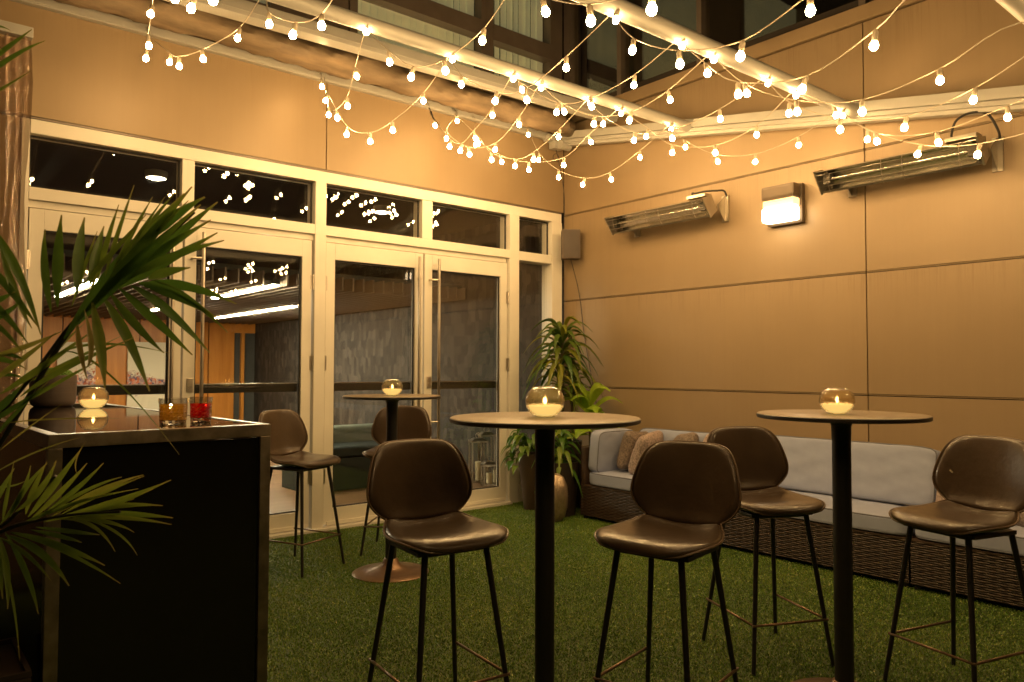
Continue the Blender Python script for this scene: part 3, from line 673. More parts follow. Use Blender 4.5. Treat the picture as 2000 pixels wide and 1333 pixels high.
for si, (lab, hook, b1, a3, b2, a4, b3, a5) in enumerate(STR):
    t = thing('string_light', lab, 'string lights', (0, 0, 0), 0, 'globe string lights under the awning')
    P = []                       # wire points
    hk = atY(hook[0][0], hook[0][1], YW); P.append(hk)
    anch = [atY(a3[0], a3[1], Y3), atY(a4[0], a4[1], Y4), atY(a5[0], a5[1], Y5)]
    prev = hook[0]
    spans = [(b1, YW, Y3, hook[0], a3), (b2, Y3, Y4, a3, a4), (b3, Y4, Y5, a4, a5)]
    for k, (sq, ya, yb, pa, pb) in enumerate(spans):
        for p in lift(sq, ya, yb, pa, pb):
            P.append(bulb(p, t, (random.uniform(-.3, .3), random.uniform(-.3, .3), 0)))
        A = anch[k]; A.z = min(A.z, zr(A.y)-.03) if k < 2 and si > 1 else A.z
        if si > 1 and k < 2:
            P.append(bulb(Vector((A.x, A.y-.02, A.z-.045)), t, (.2, 0, 0)))
            P.append(A)
        else: P.append(A)
        A = P[-1]; dxs = (A.x-anch[1].x)
    for k, (ya, yb) in enumerate(((-4.5, -5.95),) if si not in (6, 7) else ()):  # unseen span over the camera, bulbs added to lift the light low down
        x0 = A.x; x1 = max(-6.3, min(-.3, A.x+max(-1.2, min(1.2, dxs))*(-1 if k else 1)*.8)); z0 = zr(ya)-.02; z1 = zr(yb)-.02
        for j in range(1, 4):
            f = j/4; p = Vector((x0+(x1-x0)*f, ya+(yb-ya)*f, z0+(z1-z0)*f-.9*f*(1-f)-.05))
            if (p-CAM).length > .7: P.append(bulb(p, t, (random.uniform(-.3, .3), 0, 0)))
        A = Vector((x1, yb, z1)); P.append(A)
    MB().tube(spline(P, 5), .0027, 6).build('wire', 'wire', t, True)
    if si == 4: MB().tube(spline([P[0], P[0].lerp(P[1], .35)+Vector((0, -.01, -.01)), P[0].lerp(P[1], .8), P[1], P[1].lerp(P[2], .35)], 5), .0055, 8).tube([P[0].lerp(P[1], .45), P[0].lerp(P[1], .72)], .010, 8).build('connector', 'rubber', t, True)
    h = MB().tube([hk+Vector((0, .07, .06)), hk+Vector((0, .03, .06)), hk+Vector((0, 0, .03)), hk], .004, 6)
    h.build('hook', 'steel', t, True)

# ------------------------------------------------------------------ heaters
def heater(y0, y1, lab, zc, loop):
    t = thing('patio_heater', lab, 'heater', (0, y1, zc), 0, 'infrared heaters on the wall')
    L = y0-y1                     # local y: 0 .. L  (L is the end next to the corner)
    # cross-section in (x,z): trough opening down and out
    A = Vector((-.305, .058)); B = Vector((-.195, -.072)); C = Vector((-.125, -.005)); D = Vector((-.19, .092))
    sec = [A, B, C, D]
    def prism(sec, ya, yb):
        n = len(sec); return [(s.x, ya, s.y) for s in sec]+[(s.x, yb, s.y) for s in sec], [tuple(range(n)), tuple(range(2*n-1, n-1, -1))]+[(i, i+n, (i+1) % n+n, (i+1) % n) for i in range(n)]
    # housing shell: three walls
    hb = MB()
    for p, q in ((B, C), (C, D), (D, A)):
        d = (q-p); nn = Vector((-d.y, d.x)).normalized()*.004
        hb.add(*prism([p, q, q+nn, p+nn], 0, L))
    hb.build('housing', 'heater', t)
    rf = MB(); i_ = .012
    In = [A+Vector((.008, -.002)), D+Vector((.0, -.016)), C+Vector((-.018, 0)), B+Vector((-.004, .014))]
    for k in range(3):
        p, q = In[k], In[k+1]; rf.add([(p.x, .02, p.y), (p.x, L-.02, p.y), (q.x, L-.02, q.y), (q.x, .02, q.y)], [(0, 1, 2, 3)])
    rf.build('reflector', 'mirror', t)
    for ya in (-.012, L):
        MB().add(*prism([A+Vector((-.01, .006)), B+Vector((-.006, -.01)), C+Vector((.008, -.004)), D+Vector((.002, .008))], ya, ya+.012)).build('end_plate', 'heater', t)
    ax = (A+B)/2; mid = Vector(((A.x+B.x+C.x+D.x)/4, (A.y+B.y+C.y+D.y)/4))
    MB().tube([(mid.x-.005, .07, mid.y), (mid.x-.005, L-.07, mid.y)], .011, 12).build('heating_element', 'mirror', t, True)
    MB().box((mid.x-.03, .02, mid.y-.035), (mid.x+.02, .07, mid.y+.035)).build('element_holder', 'hdark', t); MB().box((mid.x-.03, L-.07, mid.y-.035), (mid.x+.02, L-.02, mid.y+.035)).build('element_holder', 'hdark', t)
    g = MB(); out = Vector((-.008, -.006))
    for f in (.12, .37, .62, .88):
        p = A.lerp(B, f)+out*(1+2*math.sin(f*PI)); g.tube([(p.x, .0, p.y), (p.x, L, p.y)], .0022, 6)
    for yy in (.09, L*.42, L*.55, L-.09):
        g.tube([((A.lerp(B, f)+out*(1+2*math.sin(f*PI))).x, yy+.03*f, (A.lerp(B, f)+out*(1+2*math.sin(f*PI))).y) for f in (0, .25, .5, .75, 1)], .0022, 6)
    g.build('grille', 'steel', t)
    for yy in (-.02, L-.12):
        br = MB()
        br.add([(-.13, yy, .03), (-.02, yy, .12), (-.02, yy, -.09), (-.13, yy+.004, .03), (-.02, yy+.004, .12), (-.02, yy+.004, -.09)], [(0, 1, 2), (3, 5, 4), (0, 3, 4, 1), (1, 4, 5, 2), (2, 5, 3, 0)])
        br.box((-.02, yy-.03, -.09), (-.002, yy+.03, .12)); br.build('bracket', 'heater', t)
    bx('junction_box', (-.235, .02, .094), (-.145, .2, .122), 'heater', t, .004)
    MB().tube(spline([(-.19, .17, .122), (-.19, .175, .15), (-.18, .15, .135+loop*.75), (-.15, .08, .14+loop), (-.11, .0, .14+loop*.85), (-.06, -.04, .15), (-.004, -.03, .10)], 8), .0075, 8).build('cable', 'rubber', t, True)
heater(-.86, -1.90, 'shorter looking wall heater, near the corner, small cable loop', 2.55, .015)
heater(-2.85, -3.86, 'large wall heater right of the lamp with big black cable loop', 2.57, .13)

# ------------------------------------------------------------------ wall lamp
wl = thing('wall_lamp', 'square bronze wall lamp shining white between the heaters', 'wall lamp', (-.001, -2.465, 2.50))
MB().box((-.05, -.145, -.15), (0, .145, .15), bev=.02).build('back_box', 'lampbody', wl)
MB().box((-.15, -.135, .035), (-.051, .135, .14), bev=.022).build('hood', 'lampbody', wl)
MB().box((-.14, -.128, -.02), (-.052, .128, .034), bev=.012).build('upper_lens', 'lens2', wl)
MB().box((-.16, -.13, -.135), (-.052, .13, -.022), bev=.03).build('lower_lens', 'lens', wl)
MB().tube([(-.141, y, .02) for y in (-.12, .12)], .004, 6).build('lamp_guard', 'frame', wl)

# speaker and cables
sp = thing('wall_speaker', 'small brown loudspeaker on the wall by the corner', 'speaker', (-.12, -.225, 2.33), R(-38))
MB().box((-.088, -.06, 0), (.088, .07, .285), bev=.008).build('cabinet', 'speaker', sp)
bx('grille', (-.078, -.066, .01), (.078, -.0605, .275), 'cable', sp, .002)
bx('bracket', (-.02, .07, .1), (.02, .11, .18), 'black', sp, .002)
cb0 = MB().tube(spline([(-.2, -.1, 3.42), (-.16, -.10, 3.3), (-.11, -.12, 3.0), (-.12, -.13, 2.64)], 6), .004, 6).tube([(-.2+.04*math.cos(a), -.1, 3.34+.04*math.sin(a)) for a in np.linspace(0, 6, 12)], .004, 6).build('speaker_cable', 'cable', None, True)
tag(cb0, 'thin brown cable dropping from the awning corner to the speaker', 'cable')
cb = MB().tube(spline([(-.10, -.2, 2.35), (-.03, -.25, 2.0), (-.012, -.30, 1.6), (-.012, -.42, 1.1), (-.012, -.52, .7)], 6), .004, 6).build('wall_cable', 'cable', None, True)
tag(cb, 'thin brown cable running down the wall below the speaker behind the plants', 'cable')

# ------------------------------------------------------------------ sofa
def weave(mb, y0, y1, z0, z1, x, axis='y', pitch=.052, row=.0125):
    """woven strands: rows bow in and out round hidden stakes, alternately"""
    n = max(4, int(abs(y1-y0)/pitch*4)); zz = z0+row/2; k = 0
    while zz < z1:
        vs = []; fs = []
        for i in range(n+1):
            y = y0+(y1-y0)*i/n; ph = PI*(abs(y-y0)/pitch)+(PI if k % 2 else 0); d = .0035*math.sin(ph); hh = row*.44
            for dd, dz in ((-.0015, -hh), (-.004, 0), (-.0015, hh), (.002, 0)):
                X_ = d+dd
                vs.append((x+X_, y, zz+dz) if axis == 'y' else (y, x+X_, zz+dz))
            if i:
                a = 4*(i-1); b = 4*i
                for q in range(4): fs.append((a+q, a+(q+1) % 4, b+(q+1) % 4, b+q))
        mb.add(vs, fs); zz += row; k += 1
def sofa(y0, y1, lab, end=False):
    t = thing('wicker_sofa', lab, 'sofa', (0, y1, 0), 0, 'wicker sofa sections along the wall'); L = y0-y1
    bx('base_core', (-.675, .008, .035), (-.03, L-.008, .27), 'wickerback', t, 0)
    wv = MB(); weave(wv, .004, L-.004, .03, .275, -.685); 
    if end: weave(wv, -.685, -.03, .03, .60, L+.0, 'x')
    wv.build('wicker_front', 'wicker', t, True)
    bx('seat_rim', (-.69, .003, .275), (-.05, L-.003, .288), 'wicker', t, .003)
    bk = MB().box((-.09, .008, .27), (-.03, L-.008, .58), bev=.008).build('back_frame', 'wicker', t)
    if end:
        MB().box((-.69, L-.055, .288), (-.09, L-.012, .60), bev=.01).build('end_panel', 'wicker', t)
    for yy in (.03, L-.03):
        MB().tube([(-.655, yy, 0), (-.655, yy, .035)], .02, 10).build('foot', 'black', t); MB().tube([(-.06, yy, 0), (-.06, yy, .035)], .02, 10).build('foot', 'black', t)
    cs = cushion('seat_cushion', (.60 if not end else .60, L-.012 if not end else L-.07, .115), 'cushion', t, 12, .10, 20, .003, (-.395, L/2-(.03 if end else 0), .345), seed=3)
    return t, L
s1, L1 = sofa(-.93, -2.26, 'wicker sofa section nearest the corner plants, with an end cushion', True)
cushion('end_cushion', (.46, .13, .36), 'cushion', s1, 8, .12, 16, .004, (-.44, L1-.13, .565), (R(6), 0, 0), seed=5, thin=1)
cushion('back_cushion', (.14, 1.08, .35), 'cushion', s1, 12, .05, 18, .003, (-.19, L1/2-.12, .575), (0, R(10), 0), seed=6, thin=0)
s2, L2 = sofa(-2.265, -3.60, 'wicker sofa section behind the right bar table pedestal, wrinkled back cushion')
cushion('back_cushion', (.15, 1.31, .37), 'cushion', s2, 13, .04, 22, .0035, (-.20, L2/2, .585), (0, R(11), 0), seed=8, thin=0)
s3, L3 = sofa(-3.605, -4.94, 'wicker sofa section at the right edge, behind the stool')
cushion('back_cushion', (.15, 1.31, .37), 'cushion', s3, 13, .04, 22, .0035, (-.20, L3/2, .585), (0, R(11), 0), seed=9, thin=0)
def pillow(u, v, d, size, rot, m, lab, seed):
    o = cushion('throw_pillow', size, m, None, 5, .3, 14, .004, seed=seed, thin=1, pinch=1)
    o.location = atD(u, v, d) if not isinstance(u, Vector) else u; o.rotation_euler = rot
    tag(o, lab, 'pillow', 'throw pillows on the sofa')
pillow(Vector((-.36, -1.24, .575)), 0, 0, (.36, .15, .36), (R(14), R(4), R(6)), 'tweed', 'dark brown tweed pillow beside the end cushion', 1)
pillow(Vector((-.42, -1.42, .575)), 0, 0, (.37, .15, .38), (R(24), R(-6), R(14)), 'tweedp', 'rose beige tweed pillow leaning on the dark brown one', 2)
pillow(Vector((-.28, -1.68, .58)), 0, 0, (.37, .15, .37), (R(20), R(8), R(60)), 'tweed', 'tweed pillow whose top shows left of the stool back', 3)
pillow(Vector((-.29, -2.02, .57)), 0, 0, (.38, .15, .36), (R(16), R(-10), R(80)), 'tweedp', 'pinkish tweed pillow between the two stool backs', 4)
pillow(Vector((-.36, -3.78, .55)), 0, 0, (.34, .14, .34), (R(18), R(3), R(80)), 'tweedp', 'beige tweed pillow peeping out left of the rightmost stool', 5)
pillow(Vector((-.40, -4.22, .54)), 0, 0, (.38, .15, .38), (R(26), R(-8), R(70)), 'tweed', 'brown tweed pillow at the right picture edge', 6)

# ------------------------------------------------------------------ stools
def shell(st, name, m, parent, T=.030, nu=16, seat=True):
    """st: stations (y, z, halfwidth, curl_y, curl_z)"""
    P = [Vector((0, s[0], s[1])) for s in st]; SS = []
    sub = 3
    def cr(a, b, c, d, t): return .5*((2*b)+(c-a)*t+(2*a-5*b+4*c-d)*t*t+(3*b-a-3*c+d)*t**3)
    E = [st[0]]+list(st)+[st[-1]]
    for i in range(1, len(E)-2):
        for k in range(sub): SS.append([cr(E[i-1][q], E[i][q], E[i+1][q], E[i+2][q], k/sub) for q in range(5)])
    SS.append(list(st[-1])); ns = len(SS)
    mid = []
    for s in SS:
        row = []
        for j in range(nu+1):
            u = -1+2*j/nu; u = math.sin(u*PI/2)*.35+u*.65
            row.append((Vector((u*s[2], s[0]+s[3]*u*u, s[1]+s[4]*u*u)), u))
        mid.append(row)
    vs = []; 
    for side in (1, -1):
        for i in range(ns):
            f = i/(ns-1); ef = math.sqrt(max(0, 1-abs(2*f-1)**10))
            for j in range(nu+1):
                p, u = mid[i][j]
                a = mid[max(i-1, 0)][j][0]; b = mid[min(i+1, ns-1)][j][0]; c = mid[i][max(j-1, 0)][0]; d = mid[i][min(j+1, nu)][0]
                nn = (d-c).cross(b-a)
                if nn.length < 1e-9: nn = Vector((0, 0, 1))
                nn.normalize()
                th = T*.5*math.sqrt(max(0, 1-abs(u)**7))*ef
                if side > 0: th *= 1.15
                vs.append(p+nn*th*side*(-1))
    fs = []; W = nu+1; O = ns*W
    for i in range(ns-1):
        for j in range(nu):
            a = i*W+j; fs.append((a, a+1, a+W+1, a+W)); fs.append((O+a, O+a+W, O+a+W+1, O+a+1))
    mb = MB().add(vs, fs); o = mb.build(name, m, parent, True)
    rim = [mid[i][0][0] for i in range(ns)]; rim2 = [mid[i][nu][0] for i in range(ns)][::-1]
    front = [mid[0][j][0] for j in range(nu, -1, -1)]; back = [mid[-1][j][0] for j in range(nu+1)]
    for e in o.data.edges: e.use_edge_sharp = False
    return o, rim, rim2, front, back
def make_stool():
    t = thing('bar_stool', '', 'bar stool')
    seat = [(.205, .650, .095, 0, 0), (.203, .657, .145, -.004, .0), (.185, .667, .183, -.01, .004), (.14, .672, .208, -.01, .008), (.07, .670, .215, 0, .012), (.0, .668, .207, 0, .016), (-.06, .668, .186, 0, .024), (-.105, .674, .163, .004, .030), (-.138, .690, .150, .016, .020)]
    back = [(-.140, .692, .148, .018, .018), (-.155, .710, .157, .026, .006), (-.167, .736, .184, .034, 0), (-.175, .768, .209, .042, 0), (-.182, .802, .217, .046, 0), (-.190, .845, .211, .046, 0), (-.198, .89, .199, .042, 0), (-.205, .93, .184, .036, -.002), (-.210, .958, .166, .028, -.004), (-.213, .976, .142, .018, -.004), (-.214, .986, .108, .010, -.004)]
    s, r1, r2, fr, bk = shell(seat, 'seat', 'leather', t, .034)
    MB().tube([*bk[:0], *r1[::-1], *fr[::-1][0:0], *[p for p in fr[::-1]][1:-1], *r2[::-1]], .0042, 6).build('piping', 'piping', s, True)
    b, r1, r2, fr, bk = shell(back, 'backrest', 'leather', t, .028)
    MB().tube([*r1, *bk[1:-1], *r2], .0042, 6).build('piping', 'piping', b, True)
    MB().box((-.15, -.11, .628), (.15, .14, .644), bev=.004).tube([(-.12, .13, .632), (.12, .13, .632), (.12, -.12, .632), (-.12, -.12, .632)], .011, 8, closed=True).tube([(0, -.1, .635), (0, -.155, .68)], .012, 6).build('under_frame', 'black', t)
    for sx in (-1, 1):
        for sy in (-1, 1):
            MB().tube([(sx*.120, .005+sy*.125, .636), (sx*.190, sy*.208, .006)], [.0115, .0085], 12).tube([(sx*.190, sy*.208, .006), (sx*.190, sy*.208, 0)], [.0095, .0095], 10).build('leg', 'black', t, True)
    z = .193; fx = .12+.07*(.636-z)/.63; fy = .125+.083*(.636-z)/.63
    MB().tube([(-fx-.006, -fy-.02, z), (-fx-.006, fy+.01, z)], .0055, 8).tube([(fx+.006, -fy-.02, z), (fx+.006, fy+.01, z)], .0055, 8).tube([(-fx-.012, fy+.008, z), (fx+.012, fy+.008, z)], .0055, 8).build('footrest', 'base', t, True)
    return t
def camdir(r, f):
    """world direction from sideways / forward components in the camera's ground frame"""
    return math.cos(YAW)*r+math.sin(YAW)*f, -math.sin(YAW)*r+math.cos(YAW)*f
def campos(r, f): x, y = camdir(r, f); return (CAM.x+x, CAM.y+y)
def place(o, pos, face, lab):
    o.location = (pos[0], pos[1], 0); o.rotation_euler = (0, 0, math.atan2(face[1], face[0])-PI/2)
    tag(o, lab, None, 'brown leather bar stools on the turf')
st0 = make_stool()
ST = [((-3.20, -.926), (.39, -.92), 'brown leather bar stool beside the black bar counter, facing right'),
      ((-2.476, -.912), (-.70, -.72), 'brown leather bar stool behind the far small table'),
      (campos(-.263, 2.755), camdir(.55, -.83), 'large brown leather bar stool in front, left of the near table pedestal'),
      (campos(.546, 2.70), camdir(-.62, -.78), 'large brown leather bar stool in front, right of the near table pedestal'),
      (campos(1.13, 3.42), camdir(.25, -.96), 'brown leather bar stool half hidden behind another, left of the right table pedestal'),
      (campos(1.78, 3.03), camdir(-.92, -.42), 'brown leather bar stool cut by the right picture edge')]
for i, (p, f, l) in enumerate(ST): place(st0 if i == 0 else copy_tree(st0), p, f, l)

# ------------------------------------------------------------------ tables
def make_table(r):
    t = thing('bar_table', '', 'bar table')
    top = MB().lathe([(0, 1.074), (r-.006, 1.074), (r, 1.077), (r, 1.088), (r-.003, 1.0905)], n=72).build('table_edge', 'tableedge', t, True)
    MB().lathe([(r-.003, 1.0906), (r-.006, 1.092), (0, 1.092)], n=72).build('tabletop', 'tabletop', t, True)
    MB().lathe([(.0345, .99), (.036, 1.045), (.040, 1.056), (.050, 1.064), (.062, 1.068), (.064, 1.0735)], n=32).build('top_mount', 'black', t, True)
    MB().lathe([(.034, .075), (.034, .995)], n=32).build('pedestal', 'black', t, True)
    MB().lathe([(.235, 0), (.235, .006), (.225, .012), (.16, .022), (.10, .034), (.066, .050), (.050, .068), (.043, .088), (.038, .092), (.0345, .0921)], n=64).build('base', 'base', t, True)
    return t
TB = [(campos(.1155, 2.66), .332, 'near round bar table between the two front stools'), (campos(1.255, 2.90), .307, 'round bar table on the right before the long sofa'), (campos(-.745, 4.73), .303, 'small distant round bar table by the glass doors')]
for p, r, l in TB:
    t = make_table(r); t.location = (p[0], p[1], 0); tag(t, l, None, 'round pedestal bar tables')

# ------------------------------------------------------------------ candles
def votive(x, y, z, r, lab, squash=.86):
    t = thing('candle_bowl', lab, 'candle holder', (x, y, z), 0, 'lit candles in round glass bowls')
    prof = []
    for k in range(0, 15):
        a = -PI/2+.42+(PI*.5+.98-.42)*k/14; prof.append((r*math.cos(a), r*squash*(math.sin(a)+math.sin(PI/2-.42))))
    base = prof[0][0]; inner = [(max(.001, q-.0022), zz+.0015) for q, zz in prof[::-1]]
    rimr, rimz = prof[-1]
    g = MB().lathe([(0, 0)]+prof+[(rimr-.0011, rimz+.0015)]+inner+[(0, .0025)], n=40).build('glass_bowl', 'bowl', t, True)
    wh = r*.56
    wr_ = [(0, .003), (base*.98, .003)]
    for k in range(1, 6):
        zz = .003+(wh-.003)*k/5; s_ = zz/(r*squash)-math.sin(PI/2-.42); rr = r*math.sqrt(max(0, 1-s_*s_))-.004; wr_.append((rr, zz))
    wr_ += [(wr_[-1][0]*.93, wh+.002), (wr_[-1][0]*.5, wh-.001), (0, wh-.002)]
    w_ = MB().lathe(wr_, n=32).build('wax', 'wax', t, True)
    MB().tube([(0, 0, wh-.002), (.001, 0, wh+.006)], .001, 6).build('wick', 'wick', w_)
    fh = r*.42
    MB().lathe([(0, 0), (r*.05, fh*.12), (r*.085, fh*.35), (r*.07, fh*.6), (r*.03, fh*.85), (0, fh*1.05)], (.001, 0, wh+.004), 12).build('flame', 'flame', t, True)
votive(TB[0][0][0], TB[0][0][1], 1.0925, .069, 'lit candle in the big clear bowl on the near table')
votive(TB[1][0][0]-.03, TB[1][0][1]+.0, 1.0925, .064, 'lit candle bowl on the right table')
votive(TB[2][0][0]-.0, TB[2][0][1], 1.0925, .066, 'lit candle bowl on the small far table')

# ------------------------------------------------------------------ bar counter
bc = thing('bar_counter', 'black gloss bar counter with worn steel edges at the left', 'bar counter', (-4.897, -3.044, 0), R(2.8))
W, D, H = .659, 2.15, 1.07
MB().box((.012, .012, .06), (W-.012, D-.012, H-.045)).build('black_panel', 'blackgloss', bc)
fr = MB()
for x in (0, W-.036):
    for y in (0, D-.036): fr.box((x, y, 0), (x+.036, y+.036, H-.040), bev=.002)
e = .0005
fr.box((0, 0, H-.0395), (W, .03, H), bev=.002); fr.box((0, D-.03, H-.0395), (W, D, H), bev=.002)
fr.box((0, .0305, H-.0395), (.03, D-.0305, H), bev=.002); fr.box((W-.03, .0305, H-.0395), (W, D-.0305, H), bev=.002)
fr.build('steel_frame', 'bronze', bc)
MB().box((.031, .031, H-.03), (W-.031, D-.031, H-.002)).build('countertop', 'topglass', bc)
bx('kick_rail', (.04, .02, .0), (W-.04, D-.03, .058), 'black', bc, .002)
ZC = H-.002
p = atZ(182, 798, ZC); votive(p.x, p.y, ZC, .066, 'lit candle bowl mirrored in the black bar counter')
# moss pot
p = atZ(103, 794, ZC); pt = thing('moss_pot', 'grey brown clay pot of green moss on the bar counter', 'plant pot', (p.x, p.y, ZC))
pr = np.linalg.norm(np.array(p-CAM))*36/FPX*.95
MB().lathe([(0, 0), (pr*.80, 0), (pr*.93, pr*.10), (pr*.99, pr*.3), (pr, pr*.55), (pr, pr*1.50), (pr*.95, pr*1.52), (pr*.93, pr*1.44), (pr*.93, pr*1.3), (0, pr*1.3)], n=48).build('pot', 'pot', pt, True)
bm = bmesh.new(); bmesh.ops.create_icosphere(bm, subdivisions=5, radius=1)
for v in bm.verts:
    k = 1+.05*math.sin(v.co.x*19+v.co.y*7)*math.sin(v.co.y*17+v.co.z*5)+random.uniform(-.06, .06)
    v.co = Vector((v.co.x*pr*.80*k, v.co.y*pr*.80*k, v.co.z*pr*.46*k))
me = bpy.data.meshes.new('moss'); bm.to_mesh(me); bm.free(); o = link('moss', me, 'moss', pt, False); o.location = (pr*.08, 0, pr*1.42)
# tumblers
def tumbler(u, v, h, r, drink, lab, fill):
    p = atZ(u, v, ZC); t = thing('tumbler', lab, 'drinking glass', (p.x, p.y, ZC), 0)
    # faceted outside: rows of cut lozenges
    n = 24; rows = 5; vs = []; fs = []; zl = np.linspace(.012, h*.80, rows*2+1)
    lv = [(r*.90, 0)]+[(r*(.93+.05*i/len(zl)) if i % 2 == 0 else r*(.985+.05*i/len(zl)-.02), z) for i, z in enumerate(zl)]+[(r, h*.82), (r*1.02, h), (r*.975, h+.0005), (r*.955, h*.82), (r*.90, .014)]
    for i, (q, z) in enumerate(lv):
        for k in range(n):
            a = 2*PI*k/n; cut = 1 if (k % 2 == 0 or not 1 <= i <= len(zl)) else .955; vs.append((q*cut*math.cos(a), q*cut*math.sin(a), z))
    for i in range(len(lv)-1):
        for k in range(n): fs.append((i*n+k, i*n+(k+1) % n, (i+1)*n+(k+1) % n, (i+1)*n+k))
    fs.append(tuple(range(n))[::-1]); fs.append(tuple((len(lv)-1)*n+k for k in range(n)))
    MB().add(vs, fs).build('glass', 'tumbler', t)
    vs = []; fs = []; L_ = 9; m_ = 28
    for i in range(L_):
        z = .0165+(h*fill-.0165)*i/(L_-1)
        for k in range(m_):
            a = 2*PI*k/m_; q = r*(.91+.03*i/L_)*(.88 if (k+i) % 2 and 0 < i < L_-1 else 1); vs.append((q*math.cos(a), q*math.sin(a), z))
    for i in range(L_-1):
        for k in range(m_): fs.append((i*m_+k, i*m_+(k+1) % m_, (i+1)*m_+(k+1) % m_, (i+1)*m_+k))
    fs += [tuple(range(m_))[::-1], tuple((L_-1)*m_+k for k in range(m_))]
    MB().add(vs, fs).build('drink', drink, t)
    MB().lathe([(0, .001), (r*.84, .001), (r*.90, .005), (r*.86, .010), (r*.88, .0155), (0, .0155)], n=20).build('glass_base', 'cutclear', t)
tumbler(338, 829, .088, .047, 'amber', 'cut glass tumbler of amber drink on the bar counter', .78)
tumbler(392, 824, .088, .0385, 'red', 'cut glass tumbler of red drink on the bar counter', .74)

# ------------------------------------------------------------------ plants in the corner
def planter(x, y, r0, r1, h, m, name, lab, fl=0):
    t = thing(name, lab, 'planter', (x, y, 0))
    MB().lathe([(0, 0), (r0, 0), (r1, h), (r1*.9, h), (r1*.88, h-.04), (0, h-.04)], n=48, rib=.05 if fl else 0, ribn=fl).build('pot', m, t, True)
    MB().lathe([(0, h-.045), (r1*.87, h-.05)], n=24).build('soil', 'soil', t)
    return t
# dracaena
dp = thing('dracaena', 'tall dracaena with arching drooping leaves by the corner', 'plant', (-.42, -.42, 0))
MB().lathe([(0, 0), (.15, 0), (.18, .60), (.16, .60), (.16, .56), (0, .56)], n=48, rib=.05, ribn=40).build('pot', 'planterdark', dp, True)
MB().lathe([(0, .57), (.155, .565)], n=24).build('soil', 'soil', dp)
sm = MB(); sm.tube([(0, 0, .55), (.01, .01, 1.0), (0, 0, 1.50)], [.02, .018, .012], 8); sm.tube([(.06, -.04, .55), (.08, -.05, .8), (.10, -.04, 1.12)], [.018, .015, .011], 8); sm.tube([(-.06, -.03, .55), (-.09, -.04, 1.2)], [.018, .012], 8); sm.build('stem', 'stem', dp, True)
lv = Leaves(); rd = random.Random(11)
def rosette(c, n, ln, wd, up0, droop, z_span, tones=(0, 1)):
    for i in range(n):
        a = i*2.399+rd.uniform(-.25, .25); f = i/n; L = ln*rd.uniform(.75, 1.1); z0 = c[2]-z_span*f
        el = up0*(1-f)+rd.uniform(-.1, .15); d = Vector((math.cos(a), math.sin(a), 0))
        p0 = Vector((c[0], c[1], z0)); p1 = p0+d*L*.45*math.cos(el)+Vector((0, 0, L*.55*math.sin(el)+.04)); p2 = p0+d*L*.72*math.cos(el*.6)+Vector((0, 0, L*.55*math.sin(el)-L*droop*(.55+.6*f)))
        lv.blade(bez(p0, p1, p2, 8), wd*rd.uniform(.8, 1.15), rd.uniform(*tones), fold=.28, peak=.35, side=d.cross(Vector((0, 0, 1)))+Vector((0, 0, rd.uniform(-.25, .25))))
rosette((0, 0, 1.56), 56, .54, .060, 1.25, .62, .28); rosette((.10, -.04, 1.14), 24, .36, .040, 1.1, .6, .16); rosette((-.09, -.04, 1.26), 26, .42, .042, 1.1, .7, .2)
lv.build('leaves', 'dracaena', dp)
# lime plant
lp = thing('lime_plant', 'bright lime green broad leaved plant beside the dracaena', 'plant', (-.30, -.66, 0))
MB().lathe([(0, 0), (.10, 0), (.13, .50), (.115, .50), (.115, .47), (0, .47)], n=32).build('pot', 'planterdark', lp, True)
MB().tube([(0, 0, .46), (0, 0, .90)], [.012, .008], 8).build('stem', 'stem', lp)
lv = Leaves(); rosette((0, 0, .95), 15, .50, .150, 1.45, .34, .30, (.45, 1)); lv.build('leaves', 'lime', lp)
# pothos in a brown pot
pp = thing('trailing_plant', 'glossy trailing plant in a tapered brown pot left of the vase', 'plant', (-.74, -.36, 0))
MB().lathe([(0, 0), (.07, 0), (.13, .50), (.115, .50), (.11, .47), (0, .47)], n=32).build('pot', 'planterbrown', pp, True)
lv = Leaves()
for i in range(95):
    a = rd.uniform(0, 2*PI); rr = rd.uniform(.02, .19); z = .52+.30*rd.random()*(1-rr/.3)-max(0, rr-.12)*rd.uniform(0, 3.0); p0 = Vector((rr*math.cos(a), rr*math.sin(a), z)); d = Vector((math.cos(a+rd.uniform(-.8, .8)), math.sin(a+rd.uniform(-.8, .8)), 0)); L = rd.uniform(.09, .15)
    lv.blade(bez(p0, p0+d*L*.5+Vector((0, 0, .03)), p0+d*L*.8-Vector((0, 0, L*.6)), 5), rd.uniform(.05, .075), rd.uniform(0, 1), peak=.35, fold=.15)
lv.build('leaves', 'pothos', pp)
# leaves of a second clump above the table edge
p2 = thing('leafy_plant', 'leafy green plant drooping over the dark planter by the sofa end', 'plant', (-.72, -.72, 0))
MB().lathe([(0, 0), (.12, 0), (.15, .46), (.135, .46), (.135, .43), (0, .43)], n=40, rib=.05, ribn=36).build('pot', 'planterdark', p2, True)
lv = Leaves(); rosette((0, 0, .66), 24, .36, .06, 1.2, .75, .22, (0, 1)); lv.build('leaves', 'pothos', p2)
MB().tube([(0, 0, .43), (0, 0, .66)], [.014, .008], 8).build('stem', 'stem', p2)
# vase
p = atZ(1084, 1020, 0); vs_ = tag(MB().lathe([(0, 0), (.075, 0), (.105, .04), (.125, .12), (.130, .20), (.122, .29), (.095, .36), (.060, .385), (.052, .38), (.05, .34), (0, .3)], n=160, rib=.045, ribn=40).build('floor_vase', 'gold', None, True), 'rounded golden ribbed floor vase beside the sofa end', 'vase'); vs_.location = (p.x+.02, p.y+.06, 0)

